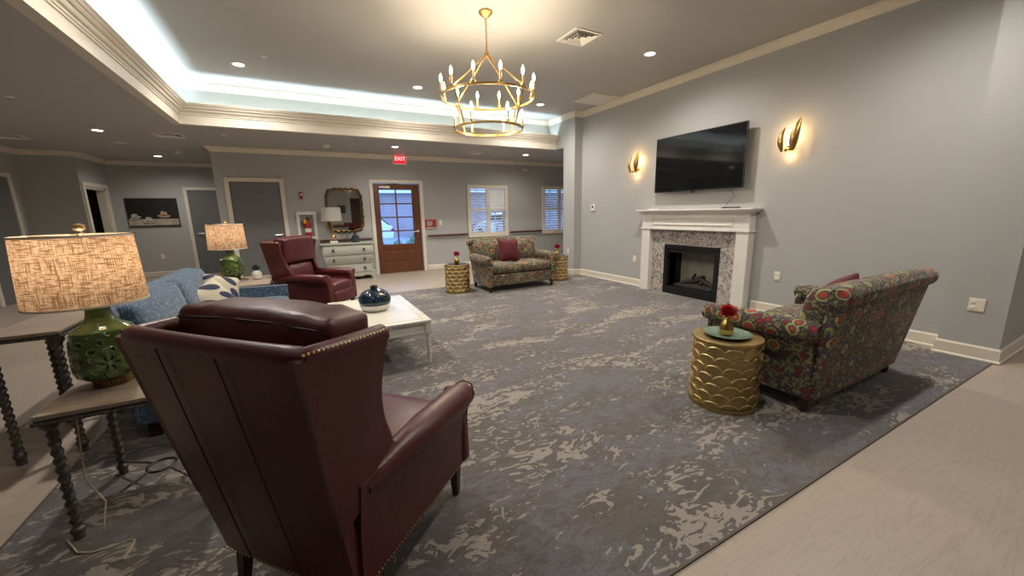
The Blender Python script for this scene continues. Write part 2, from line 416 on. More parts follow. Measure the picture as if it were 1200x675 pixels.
        for j in range(nv):
            s.bm.faces.new((top[0, j], top[0, j+1], bot[0, j+1], bot[0, j])); s.bm.faces.new((top[nu, j+1], top[nu, j], bot[nu, j], bot[nu, j+1]))
        return s
    def ball(s, c, r, T=None, u=10, v=7, sc=(1, 1, 1)):
        prof = [(r*sin(PI*k/v)*1.0, -r*cos(PI*k/v)) for k in range(v+1)]; prof[0] = (1e-4, -r); prof[-1] = (1e-4, r)
        TT = Matrix.Translation(c) @ Matrix.Diagonal((*sc, 1)); TT = T @ TT if T else TT
        return s.lathe(prof, u, TT)
    def build(s, name, mat, parent=None, smooth=True, angle=35, bevel=0, bseg=2, loc=None, sub=0, recalc=True):
        me = bpy.data.meshes.new(name)
        if recalc: bmesh.ops.recalc_face_normals(s.bm, faces=s.bm.faces)
        s.bm.to_mesh(me); s.bm.free()
        mats = mat if isinstance(mat, (list, tuple)) else [mat]
        for mm in mats: me.materials.append(mm)
        if smooth:
            me.polygons.foreach_set('use_smooth', [True]*len(me.polygons))
            me.set_sharp_from_angle(angle=math.radians(angle))
        o = bpy.data.objects.new(name, me); col.objects.link(o)
        if parent: o.parent = parent
        if loc: o.location = loc
        if bevel:
            md = o.modifiers.new('bevel', 'BEVEL'); md.width = bevel; md.segments = bseg; md.limit_method = 'ANGLE'; md.angle_limit = math.radians(40)
            md.harden_normals = False
        if sub:
            md = o.modifiers.new('sub', 'SUBSURF'); md.levels = sub; md.render_levels = sub
        return o

def tag(o, label=None, cat=None, group=None, kind=None):
    if label: o['label'] = label
    if cat: o['category'] = cat
    if group: o['group'] = group
    if kind: o['kind'] = kind
    return o
def thing(name, label, cat, loc=(0, 0, 0), rotz=0, group=None, kind=None):
    o = bpy.data.objects.new(name, None); col.objects.link(o); o.empty_display_size = .1
    o.location = loc; o.rotation_euler = (0, 0, rotz)
    return tag(o, label, cat, group, kind)
def struct(o, label=None, cat=None):
    return tag(o, label, cat, kind='structure')
def dup(root, loc, rotz=0, label=None, group=None):
    r = root.copy(); col.objects.link(r); r.location = loc; r.rotation_euler = (0, 0, rotz)
    if label: r['label'] = label
    if group: r['group'] = group
    for ch in list(root.children):
        c = ch.copy(); col.objects.link(c); c.parent = r
        for g in list(ch.children):
            d = g.copy(); col.objects.link(d); d.parent = c
    return r
def Rz(a): return Matrix.Rotation(a, 4, 'Z')
def Rx(a): return Matrix.Rotation(a, 4, 'X')
def Ry(a): return Matrix.Rotation(a, 4, 'Y')
def Tr(*p): return Matrix.Translation(Vector(p))

# ---------------------------------------------------------------- camera
F = 454.17
def cam():
    yaw, pitch, roll = .4933, .1934, -.0205
    cy, sy, cp, sp = cos(yaw), sin(yaw), cos(pitch), sin(pitch)
    f = Vector((sy*cp, cy*cp, -sp)); r = Vector((cy, -sy, 0)); u = r.cross(f)
    r2 = r*cos(roll)+u*sin(roll); u2 = -r*sin(roll)+u*cos(roll)
    cd = bpy.data.cameras.new('camera'); co = bpy.data.objects.new('camera', cd); col.objects.link(co)
    cd.sensor_fit = 'HORIZONTAL'; cd.sensor_width = 36; cd.lens = F/1200*36; cd.clip_start = .05; cd.clip_end = 200
    m = Matrix((r2, u2, -f)).transposed().to_4x4(); m.translation = (0, 0, 1.40); co.matrix_world = m
    scene.camera = co
cam()

# ---------------------------------------------------------------- room shell
ZL, ZU = 2.743, 3.39           # low ceiling, raised tray ceiling
XR, YE, XF, YF = 5.41, 9.54, -1.345, 7.46
YB = -3.6
def slab(name, x0, x1, y0, y1, z0, z1, mat, bevel=0):
    return struct(B().box(x0, x1, y0, y1, z0, z1).build(name, mat, smooth=False, bevel=bevel))
slab('floor', -5.0, 8.2, YB-.2, 12.8, -.1, 0, M['floor'])
cp = B().box(-1.29, XR-.016, .836, 7.07, .0005, .007).build('carpet', M['carpet'], smooth=False)
struct(cp, 'grey blue carpet with broken beige damask pattern inset in the wood floor', 'carpet')
b = B().box(-1.30, XR-.016, .826, .836, 0, .009).box(-1.30, -1.29, .836, 7.07, 0, .009).box(-1.30, XR-.016, 7.07, 7.08, 0, .009)
struct(b.build('trim_1', plain('carpet_edge_strip', (.10, .075, .06), .6), smooth=False), 'thin brown edge strip around the carpet', 'edge strip')

def wall_holes(name, x0, x1, y0, y1, z0, z1, holes, mat, axis='x'):
    # wall running along `axis` with rectangular holes (a0,a1,b0,b1)
    bb = B(); cuts = sorted({x0 if axis == 'x' else y0, x1 if axis == 'x' else y1, *[h[0] for h in holes], *[h[1] for h in holes]})
    for a, c in zip(cuts[:-1], cuts[1:]):
        hs = sorted([(h[2], h[3]) for h in holes if h[0] <= a+1e-6 and h[1] >= c-1e-6]); z = z0
        for (p, q) in hs+[(z1, z1)]:
            if p > z+1e-6:
                if axis == 'x': bb.box(a, c, y0, y1, z, p)
                else: bb.box(x0, x1, a, c, z, p)
            z = q
    bmesh.ops.remove_doubles(bb.bm, verts=bb.bm.verts, dist=1e-5)
    return struct(bb.build(name, mat, smooth=False))
W1 = (3.93, 4.97, .86, 2.04); W2 = (6.22, 7.26, .86, 2.04); DX = (1.56, 2.645, 0, 2.115)
wall_holes('wall_back', -1.35, 8.0, YE, YE+.18, 0, ZL, [DX, W1, W2], M['wall'])
wall_holes('wall_return', -1.35, -1.20, YE+.18, 12.5, 0, ZL, [], M['wall'], 'y')
wall_holes('wall_alcove_back', -3.9, -1.35, 12.5, 12.62, 0, ZL, [], M['wall'])
wall_holes('wall_alcove_side', -3.87, -3.75, 11.1, 12.5, 0, ZL, [(11.23, 12.24, 0, 2.09)], M['wall'], 'y')
wall_holes('wall_alcove_front', -4.67, -3.87, 11.1, 11.22, 0, ZL, [], M['wall'])
wall_holes('wall_left', -4.67, -4.55, YB, 11.1, 0, ZL, [], M['wall'], 'y')
wall_holes('wall_front', -4.67, 8.12, YB-.12, YB, 0, ZU, [(2.5, 4.3, 0, 2.3)], M['wall'])
wall_holes('wall_right', XR, XR+.15, 1.19, 7.0, 0, ZU, [(3.595, 4.435, .12, .75)], M['wall'], 'y')
wall_holes('wall_pier', 5.257, XR+.15, .81, 1.19, 0, ZU, [], M['wall'], 'y')
wall_holes('wall_hall', XR+.15, 8.0, .81, .93, 0, ZU, [], M['wall'])
wall_holes('wall_hall_end', 8.0, 8.12, YB, .93, 0, ZU, [], M['wall'], 'y')
struct(B().box(5.21, XR, 6.81, 7.20, 0, ZU).build('wall_column', M['wall'], smooth=False))
struct(B().box(5.21, XR+.15, 7.20, 7.9, ZL+.001, ZU).build('wall_header', M['wall'], smooth=False))
struct(B().box(8.0, 8.12, 7.2, YE+.18, 0, ZL).build('wall_far_right', M['wall'], smooth=False))
struct(B().box(XR+.15, 8.0, 7.08, 7.20, 0, ZL).build('wall_nook', M['wall'], smooth=False))
# ceilings
b = B().box(-5.0, XF-.001, YB, 12.7, ZL, ZL+.08)
b.box(XF-.001, 8.1, YF+.001, 12.7, ZL, ZL+.08).box(XF-.001, 5.257, YB, -1.5, ZL, ZL+.08)
b.box(XR+.15, 8.1, 6.9, YF+.001, ZL, ZL+.08)
struct(b.build('ceiling', M['ceiling'], smooth=False))
b = B().box(-1.9, 8.2, YB, 8.0, ZU, ZU+.1)
struct(b.build('ceiling_tray', M['ceiling'], smooth=False))
# tray upper walls (above the cove)
b = B().box(-1.75, -1.65, -1.8, 7.86, ZL+.08, ZU).box(-1.65, 5.21, 7.76, 7.86, ZL+.08, ZU)
struct(b.build('wall_tray', M['wall'], smooth=False))
# sweep of a moulding profile along a polyline; d = offset to the right of travel
def sweep(name, prof, path, mat, closed=False, angle=25):
    bb = B(); n = len(path); rings = []
    for i, p in enumerate(path):
        p = Vector(p)
        def nrm(a, b):
            d = (Vector(b)-Vector(a)).normalized(); return Vector((d.y, -d.x))
        ns = []
        if i > 0 or closed: ns.append(nrm(path[i-1], path[i]))
        if i < n-1 or closed: ns.append(nrm(path[i], path[(i+1) % n]))
        if len(ns) == 2: m = (ns[0]+ns[1]); m = m/ (1+ns[0].dot(ns[1])) if 1+ns[0].dot(ns[1]) > .05 else ns[0]
        else: m = ns[0]
        rings.append([bb.bm.verts.new((p.x+m.x*d, p.y+m.y*d, z)) for d, z in prof])
    k = len(prof)
    for i in range(n if closed else n-1):
        a, c = rings[i], rings[(i+1) % n]
        for j in range(k): bb.bm.faces.new((a[j], a[(j+1) % k], c[(j+1) % k], c[j]))
    if not closed: bb.bm.faces.new(rings[0]); bb.bm.faces.new(list(reversed(rings[-1])))
    return struct(bb.build(name, mat, smooth=False))
# tray fascia with stepped crown
fas = [(-.10, ZL-.002), (0, ZL-.002), (0, 2.865), (.012, 2.868), (.012, 2.885), (.022, 2.89), (.026, 2.905), (.045, 2.915), (.055, 2.93), (.058, 2.945),
       (.075, 2.95), (.088, 2.965), (.088, 2.975), (.10, 2.98), (.112, 2.995), (.112, 3.002), (.122, 3.005), (.122, 3.022), (-.02, 3.022), (-.02, 2.85), (-.10, 2.85)]
sweep('trim_2', fas, [(5.257, -1.5), (XF, -1.5), (XF, YF), (5.205, YF)], M['trim'])
def crown(zt, s=1.0):
    return [(0, zt-.10*s), (.008*s, zt-.10*s), (.010*s, zt-.088*s), (.018*s, zt-.082*s), (.03*s, zt-.06*s), (.05*s, zt-.038*s), (.066*s, zt-.026*s), (.068*s, zt-.014*s), (.078*s, zt-.012*s), (.078*s, zt-.001), (0, zt-.001)]
sweep('trim_3', crown(ZU), [(-1.65, -1.4), (-1.65, 7.76), (5.21, 7.76), (5.21, 6.81), (5.41, 6.81), (5.41, 1.19), (5.257, 1.19), (5.257, .81), (7.99, .81)], M['trim'])
sweep('trim_4', crown(ZL, .95), [(-4.55, YB+.01), (-4.55, 11.1), (-3.75, 11.1), (-3.75, 12.5), (-1.35, 12.5), (-1.35, YE), (7.99, YE)], M['trim'])
bprof = [(0, .008), (.014, .008), (.014, .118), (.009, .126), (.006, .134), (0, .134)]
shoe = [(.0, .0072), (.026, .0072), (.024, .018), (.014, .026), (0, .026)]
def base(name, path):
    o = sweep(name, bprof, path, M['trim']); return o
base('baseboard_back', [(-1.35, 12.3), (-1.35, YE), (-1.25, YE)]); base('baseboard_back', [(-.12, YE), (1.47, YE)]); base('baseboard_back', [(2.735, YE), (7.99, YE)])
base('baseboard_right', [(5.41, 7.2), (5.21, 7.2), (5.21, 6.81), (5.41, 6.81), (5.41, 4.95)]); base('baseboard_right', [(5.41, 3.05), (5.41, 1.19), (5.257, 1.19), (5.257, .81), (6.08, .81)])
sweep('baseboard_shoe', shoe, [(5.41, 6.81), (5.41, 4.95)], M['trim']); sweep('baseboard_shoe', shoe, [(5.41, 3.05), (5.41, 1.19), (5.257, 1.19), (5.257, .81), (6.08, .81)], M['trim'])
base('baseboard_left', [(-4.55, YB+.01), (-4.55, 9.3)]); base('baseboard_left', [(-4.55, 10.85), (-4.55, 11.1), (-3.75, 11.1), (-3.75, 11.14)])
base('baseboard_alcove', [(-3.75, 12.33), (-3.75, 12.5), (-2.42, 12.5)])
base('baseboard_front', [(2.5, YB), (-4.55, YB)])

# door casings and doors
def casing(parent, x0, x1, zt, y, w=.085, name='door_frame', d=.03, T=None):
    bb = B(); bb.box(x0-w, x0, y-d, y, 0, zt+w, T).box(x1, x1+w, y-d, y, 0, zt+w, T).box(x0, x1, y-d, y, zt, zt+w, T)
    return bb.build(name, M['trim'], parent, smooth=False, bevel=.006)
def lever(parent, x, y, z, s=-1, T=None):
    bb = B(); R = (T or Matrix()) @ Tr(x, y, z) @ Rx(PI/2)
    bb.lathe([(.032, 0), (.032, .008), (.012, .01), (.012, .045)], 20, R)
    bb.tube([(x, y-.045, z), (x+s*.03, y-.05, z), (x+s*.12, y-.048, z-.004)], .010, 8, T)
    return bb.build('door_handle', M['chrome'], parent)
def flush_door(name, x0, x1, zt, y, lev, label, T=None, hs=1):
    r = thing(name, label, 'door', kind='structure')
    B().box(x0, x1, y-.012, y+.02, .006, zt, T).build('door_leaf', M['door_grey'], r, smooth=False)
    casing(r, x0, x1, zt, y-.001, .075, T=T, d=.035)
    lever(r, lev, y-.012, 1.03, hs, T)
    return r
flush_door('door_1', -1.125, -.27, 2.10, YE-.002, -.33, 'grey flush door in pale frame on the wall left of the extinguisher cabinet', hs=-1)
flush_door('door_2', -2.35, -1.45, 2.09, 12.498, -2.26, 'grey flush door at the back of the alcove right of the dark picture', hs=1)
TL = Tr(-4.55, 0, 0) @ Rz(PI/2)      # local x -> world y, local y -> world -x
flush_door('door_3', 9.72, 10.68, 2.20, -.002, 9.80, 'grey door at the far left edge of the view', T=TL, hs=1)
# dark open doorway in alcove
TD = Tr(-3.75, 0, 0) @ Rz(PI/2)
r = thing('door_4', 'dark open doorway with pale frame left of the picture in the alcove', 'doorway', kind='structure')
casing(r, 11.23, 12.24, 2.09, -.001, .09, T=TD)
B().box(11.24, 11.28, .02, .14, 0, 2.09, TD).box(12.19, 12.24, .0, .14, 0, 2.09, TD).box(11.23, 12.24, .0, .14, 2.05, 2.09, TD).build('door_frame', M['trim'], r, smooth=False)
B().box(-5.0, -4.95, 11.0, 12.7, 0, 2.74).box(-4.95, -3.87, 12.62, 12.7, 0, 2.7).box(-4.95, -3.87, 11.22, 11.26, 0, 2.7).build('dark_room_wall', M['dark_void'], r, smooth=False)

# exit door with eight panes
r = thing('door_5', 'brown wooden glazed exit door with eight panes under the exit sign', 'door', kind='structure')
y0, y1 = YE+.01, YE+.055
b = B()
x0, x1, zt = 1.575, 2.63, 2.10; gx0, gx1, gz0, gz1 = 1.70, 2.45, .70, 1.965
b.box(x0, gx0, y0, y1, .01, zt).box(gx1, x1, y0, y1, .01, zt).box(gx0, gx1, y0, y1, gz1, zt).box(gx0, gx1, y0, y1, .58, gz0).box(gx0, gx1, y0, y1, .01, .26)
b.box(gx0, gx1, y0+.012, y1-.01, .26, .58).box(gx0+.06, gx1-.06, y0+.003, y1-.02, .31, .53)
b.build('door_leaf', M['door_wood'], r, smooth=False, bevel=.004)
b = B(); xm = (gx0+gx1)/2; b.box(xm-.014, xm+.014, y0+.004, y1, gz0, gz1)
for k in range(1, 4):
    z = gz0+(gz1-gz0)*k/4; b.box(gx0, gx1, y0+.005, y1-.001, z-.014, z+.014)
b.build('glazing_bar', M['door_wood'], r, smooth=False)
B().box(gx0-.01, gx1+.01, y0+.02, y0+.026, gz0-.01, gz1+.01).build('glass_pane', M['glass'], r, smooth=False)
casing(r, 1.56, 2.645, 2.115, YE-.0, .075, d=.03)
b = B(); b.box(1.70, 1.94, YE-.06, YE+.01, 2.00, 2.05); cl = b.build('door_closer', M['chrome'], r, smooth=False, bevel=.005)
b = B(); b.tube([(1.86, YE-.05, 2.06), (1.86, YE-.12, 2.085), (2.12, YE-.05, 2.10)], .008); b.build('closer_arm', M['black_metal'], cl)
lever(r, 2.55, y0, .985, -1)
B().box(1.56, 2.645, YE-.02, YE+.1, 0, .012).build('door_threshold', M['chrome'], r, smooth=False)

# windows with plantation shutters
def window(name, X, label, tilts, slat):
    r = thing(name, label, 'window', kind='structure')
    xa, xb, za, zb = X; y = YE
    b = B(); w = .065
    b.box(xa-w, xa+.02, y-.045, y+.02, za-w-.03, zb+w).box(xb-.02, xb+w, y-.045, y+.02, za-w-.03, zb+w)
    b.box(xa+.02, xb-.02, y-.045, y+.02, zb-.03, zb+w).box(xa+.02, xb-.02, y-.045, y+.02, za-w-.03, za+.03)
    xm = (xa+xb)/2; b.box(xm-.05, xm+.05, y-.04, y+.015, za, zb)
    zm = (za+zb)/2+.02; b.box(xa+.02, xb-.02, y-.038, y+.012, zm-.03, zm+.03)
    b.build('window_frame', M['trim'], r, smooth=False, bevel=.004)
    B().box(xa, xb, y+.10, y+.106, za, zb).build('glass_pane', M['glass'], r, smooth=False)
    b = B(); b.box(xa, xa+.03, y+.08, y+.14, za, zb).box(xb-.03, xb, y+.08, y+.14, za, zb).box(xa, xb, y+.08, y+.14, zm-.02, zm+.02)
    for q in ((xa+xm)/2, (xb+xm)/2): b.box(q-.008, q+.008, y+.09, y+.12, za, zb)
    b.build('window_sash', M['white'], r, smooth=False)
    k = 0
    for (p, q) in ((xa+.025, xm-.055), (xm+.055, xb-.025)):
        for (u, v) in ((zm+.035, zb-.035), (za+.035, zm-.035)):
            t = tilts[k]; k += 1; n = 8; bb = B()
            for i in range(n):
                zc = u+(v-u)*(i+.5)/n; T = Tr(0, y-.008, zc) @ Rx(t)
                bb.prism([(-.033, -.002), (0, -.005), (.033, -.002), (.033, .002), (0, .005), (-.033, .002)], p, q, 'x', T)
            bb.build('louvre_panel', slat, r, smooth=False)
window('window_1', W1, 'shuttered window with bright blue light behind the far loveseat', (.50, .42, 1.15, .42), M['white'])
window('window_2', W2, 'shuttered window with darker slats beside the column', (-.62, -.55, -.62, -.55), M['white'])

# ---------------------------------------------------------------- wall fittings on the far wall
def rail(x0, x1, label):
    r = thing('handrail', label, 'handrail', (0, YE, .86), group=None)
    B().soft((x1-x0, .035, .05), .012, ((x0+x1)/2, -.065, 0)).build('rail', M['brown_rail'], r)
    n = 2 if x1-x0 > .6 else 1
    b = B(); b.box(x0+.05, x1-.05, -.012, -.001, -.12, -.10)
    for i in range(n):
        x = x0+(x1-x0)*(i+.5)/n; b = B(); b.tube([(x, -.002, -.06), (x, -.05, -.06), (x, -.065, -.024)], .007)
        b.build('bracket', M['chrome'], r)
rail(2.76, 3.84, 'brown wooden handrail between the exit door and the bright window')
rail(5.07, 6.12, 'brown wooden handrail between the two shuttered windows')
rail(.36, 1.45, 'brown wooden handrail running behind the sage chest of drawers')
# exit sign
r = thing('exit_sign', 'illuminated red exit sign above the wooden glazed door', 'exit sign', (2.215, YE-.082, 2.66))
B().soft((.32, .055, .25), .012, (0, .052, 0)).build('sign_housing', M['plastic_white'], r)
B().box(-.125, .125, .016, .024, -.10, .10).build('sign_face', M['exit_red'], r, smooth=False)
def text_mesh(txt, size, mat, parent, name, loc, rot, depth=.003):
    cu = bpy.data.curves.new(name, 'FONT'); cu.body = txt; cu.size = size; cu.extrude = depth; cu.align_x = 'CENTER'; cu.align_y = 'CENTER'
    o = bpy.data.objects.new(name+'_tmp', cu); col.objects.link(o)
    dg = bpy.context.evaluated_depsgraph_get(); me = bpy.data.meshes.new_from_object(o.evaluated_get(dg)); bpy.data.objects.remove(o)
    me.materials.clear(); me.materials.append(mat)
    q = bpy.data.objects.new(name, me); col.objects.link(q); q.parent = parent; q.location = loc; q.rotation_euler = rot; return q
text_mesh('EXIT', .115, M['exit_letter'], r, 'lettering', (0, .014, 0), (PI/2, 0, 0))
# fire extinguisher cabinet
r = thing('extinguisher_cabinet', 'white framed wall cabinet for the fire extinguisher between grey door and mirror', 'cabinet', (.15, YE, 1.20))
b = B(); b.box(-.19, -.13, -.03, -.001, -.30, .30).box(.13, .19, -.03, -.001, -.30, .30).box(-.13, .13, -.03, -.001, .23, .30).box(-.13, .13, -.03, -.001, -.30, -.23)
b.build('cabinet_frame', M['white'], r, smooth=False, bevel=.006)
B().box(-.13, .13, -.006, -.001, -.23, .23).build('cabinet_back', plain('cabinet_interior', (.25, .24, .22), .6), r, smooth=False)
r = thing('fire_extinguisher', 'red fire extinguisher with yellow tag inside the white wall cabinet', 'fire extinguisher', (.16, YE-.075, .985))
B().lathe([(.05, 0), (.062, .01), (.062, .27), (.05, .31), (.02, .33), (.018, .35)], 20).build('cylinder_body', M['red'], r)
B().lathe([(.0635, .08), (.0635, .16)], 20, cap=False).build('label_band', M['plastic_white'], r)
b = B(); b.box(-.02, .02, -.015, .015, .35, .38).box(-.012, .07, -.01, .01, .38, .392).tube([(-.02, 0, .36), (-.07, 0, .33), (-.075, 0, .2)], .008); b.build('valve_handle', M['black'], r)
B().soft((.055, .006, .09), .003, (-.045, -.05, .31)).build('inspection_tag', M['yellow'], r)
r = thing('wall_alarm_strobe', 'small red fire alarm strobe on the wall left of the gold mirror', 'alarm', (.105, YE, 1.83))
B().soft((.055, .045, .15), .006, (0, -.0225, 0)).build('housing', M['red'], r); B().soft((.03, .02, .05), .006, (0, -.055, .02)).build('lens', M['plastic_white'], r)
r = thing('fire_alarm_box', 'red fire alarm panel with grey screen right of the exit door', 'alarm panel', (2.86, YE, 1.165))
B().soft((.28, .06, .19), .008, (0, -.031, 0)).build('housing', M['red'], r); B().box(-.10, .04, -.066, -.060, -.06, .06).build('screen', M['screen'], r, smooth=False)
B().box(-.11, .11, -.05, -.02, -.115, -.096).build('paper_ledge', M['plastic_white'], r, smooth=False)
def plate(name, loc, rotz, label, cat, w=.075, h=.118, kind='outlet', mat=None):
    r = thing(name, label, cat, loc, rotz); mat = mat or M['plastic_ivory']
    B().soft((w, .007, h), .003, (0, -.0045, 0)).build('cover_plate', mat, r)
    if kind == 'outlet':
        for z in (-.026, .026):
            b = B()
            for k in range(max(1, round(w/.07))):
                x = 0 if w < .1 else (-.5+k)*.044; b.soft((.03, .005, .026), .002, (x, -.009, z)).box(x-.007, x-.005, -.0118, -.011, z-.006, z+.006).box(x+.005, x+.007, -.0118, -.011, z-.006, z+.006)
            b.build('socket', M['plastic_white'], r)
    else: B().soft((.032, .008, .064), .002, (0, -.010, 0)).build('rocker', M['plastic_white'], r)
    return r
plate('light_switch', (3.125, YE, 1.175), 0, 'white light switch just right of the red alarm panel', 'light switch', kind='switch')
plate('wall_outlet', (-3.04, 12.5, .50), 0, 'white outlet on the alcove wall under the dark picture', 'outlet')
RT = -PI/2     # fittings on the right wall: local -y faces -x
plate('wall_outlet', (XR, 5.225, .505), RT, 'white outlet on the wall left of the fireplace', 'outlet')
plate('wall_outlet', (XR, 2.745, .51), RT, 'white outlet on the wall above the near loveseat', 'outlet')
plate('wall_outlet', (5.257, .99, .50), RT, 'wide double ivory outlet on the pier at the right edge', 'outlet', w=.10, h=.118)
plate('light_switch', (5.21, 7.0, .52), RT, 'pale cover plate low on the column behind the gold drum table', 'cover plate', kind='switch')
r = thing('wall_thermostat', 'white thermostat with dark display on the wall beside the column', 'thermostat', (XR, 6.42, 1.455), RT)
B().soft((.11, .025, .125), .006, (0, -.0125, 0)).build('housing', M['plastic_white'], r); B().box(-.02, .025, -.028, -.0255, -.005, .04).build('display', M['black'], r, smooth=False)
r = thing('wall_emergency_light', 'white emergency light unit high on the far wall beside the column', 'emergency light', (5.62, YE, 2.54))
B().soft((.17, .06, .085), .01, (0, -.030, 0)).build('housing', M['plastic_white'], r)
for x in (-.045, .045): B().lathe([(.018, 0), (.026, .03), (.024, .034)], 16, Tr(x, -.06, 0) @ Rx(PI/2)).build('lamp_head', M['screen'], r)

# ---------------------------------------------------------------- ceiling fittings
def downlight(x, y, z, label, group, lit=True, power=40, colr=(1, .92, .84)):
    r = thing('recessed_light', label, 'ceiling light', (x, y, z), group=group)
    B().lathe([(.062, -.004), (.085, -.006), (.088, -.001), (.062, -.0005)], 32, cap=False).build('trim_ring', M['white'], r)
    B().lathe([(.0001, -.0035), (.062, -.0035)], 32, cap=False).build('lens', M['led'] if lit else M['plastic_white'], r)
    if lit:
        l = bpy.data.lights.new('downlight_beam', 'SPOT'); l.energy = power; l.color = colr; l.spot_size = 2.85; l.spot_blend = 1.0; l.shadow_soft_size = .06
        o = bpy.data.objects.new('downlight_beam', l); col.objects.link(o); o.parent = r; o.location = (0, 0, -.02)
PU, PL = 84, 36
for x, y, t in ((-.474, 6.63, 'recessed light in the tray ceiling nearest its left far corner'), (1.91, 6.60, 'recessed light in the tray ceiling behind the chandelier'),
             (4.265, 6.65, 'recessed light in the tray ceiling near the column'), (4.267, 4.0, 'recessed light in the tray ceiling in front of the television')):
    downlight(x, y, ZU, t, 'recessed lights of the tray ceiling', power=PU)
for x, y, k_ in ((-.474, 4.0, .9), (-.474, 1.3, .08), (1.9, 1.3, .55), (4.265, 1.3, .8)):
    downlight(x, y, ZU, 'recessed light in the tray ceiling outside the picture', 'recessed lights of the tray ceiling outside the frame', power=PU*k_)
for x, y, t in ((-2.53, 8.45, 'recessed light in the low ceiling left of the tray'), (-2.53, 11.37, 'recessed light in the low ceiling inside the alcove'),
             (1.876, 8.36, 'recessed light in the low ceiling by the exit sign'), (4.97, 8.41, 'recessed light in the low ceiling before the windows')):
    downlight(x, y, ZL, t, 'recessed lights of the low ceiling', power=PL)
for x, y, k_ in ((6.6, -.5, 45), (4.3, -2.5, 30), (0.5, -2.6, 3)):
    downlight(x, y, ZL if y < -1.6 else ZU, 'added unseen recessed light in the ceiling behind the viewer', 'added unseen recessed lights behind the viewer', power=k_)  # unseen lamps added to brighten the floor and foreground
downlight(-2.614, 9.61, ZL, 'unlit recessed light in the low ceiling between the two lit ones', None, lit=False)
def diffuser(x, y, z, s, label, rot=0):
    r = thing('ceiling_vent', label, 'vent', (x, y, z), rot)
    b = B(); b.box(-s, s, -s, -s+.03, -.012, -.001).box(-s, s, s-.03, s, -.012, -.001).box(-s, -s+.03, -s+.03, s-.03, -.012, -.001).box(s-.03, s, -s+.03, s-.03, -.012, -.001)
    b.build('vent_frame', M['plastic_white'], r, smooth=False)
    B().box(-s+.03, s-.03, -s+.03, s-.03, -.003, -.001).build('vent_backing', plain('vent_shadow', (.12, .11, .10), .8), r, smooth=False)
    b = B()
    for k in range(1, 4):
        q = s*(1-.26*k); 
        for (a, c) in (((-q, -q), (q, -q)), ((q, -q), (q, q)), ((q, q), (-q, q)), ((-q, q), (-q, -q))):
            mx, my = (a[0]+c[0])/2, (a[1]+c[1])/2; an = math.atan2(c[1]-a[1], c[0]-a[0]); T = Tr(mx, my, -.012) @ Rz(an) @ Rx(.7)
            b.box(-q-.01, q+.01, -.016, .016, -.0015, .0015, T)
    b.build('vent_louvre', M['plastic_white'], r, smooth=False)
diffuser(3.11, 4.0, ZU, .19, 'square white ceiling diffuser in the tray between chandelier and television')
diffuser(-1.70, 8.49, ZL, .19, 'square ceiling diffuser in the low ceiling left of the tray corner')
diffuser(3.70, 8.52, ZL, .17, 'square ceiling diffuser in the low ceiling in front of the bright window')
diffuser(-3.9, 9.5, ZL, .19, 'square ceiling diffuser in the low ceiling at the far left edge')
r = thing('attic_hatch', 'flat white access panel in the tray ceiling against the crown by the column', 'ceiling panel', (5.03, 5.92, ZU))
b = B().box(-.33, .30, -.31, .31, -.012, -.001); b.build('hatch_frame', M['trim'], r, smooth=False, bevel=.003)
B().box(-.29, .26, -.27, .27, -.018, -.0125).build('hatch_panel', M['white'], r, smooth=False, bevel=.003)
def sprinkler(x, y, z, label):
    r = thing('sprinkler', label, 'sprinkler', (x, y, z))
    B().lathe([(.001, -.012), (.035, -.010), (.04, -.001)], 20).build('escutcheon', M['plastic_white'], r)
    b = B(); b.tube([(-.01, 0, -.012), (-.014, 0, -.028), (0, 0, -.04)], .003).tube([(.01, 0, -.012), (.014, 0, -.028), (0, 0, -.04)], .003).lathe([(.001, -.044), (.018, -.042), (.018, -.040)], 14); b.build('sprinkler_head', M['chrome'], r)
for x, y, z, t in ((-.16, 6.18, ZU, 'fire sprinkler in the tray ceiling near the left cove'), (-2.62, 6.58, ZL, 'fire sprinkler in the low ceiling at the left edge'), (-.93, 8.18, ZL, 'fire sprinkler in the low ceiling behind the tray corner')):
    sprinkler(x, y, z, t)
def smoke(x, y, z, label):
    r = thing('smoke_detector', label, 'smoke detector', (x, y, z)); B().lathe([(.045, -.045), (.06, -.035), (.062, -.02)], 24).build('sensor_cap', M['plastic_white'], r); B().lathe([(.07, -.019), (.072, -.001)], 24).build('base_ring', M['plastic_ivory'], r)
smoke(.62, 8.6, ZL, 'round smoke detector on the low ceiling left of the exit sign'); smoke(-2.0, 10.41, ZL, 'round smoke detector on the low ceiling near the alcove')
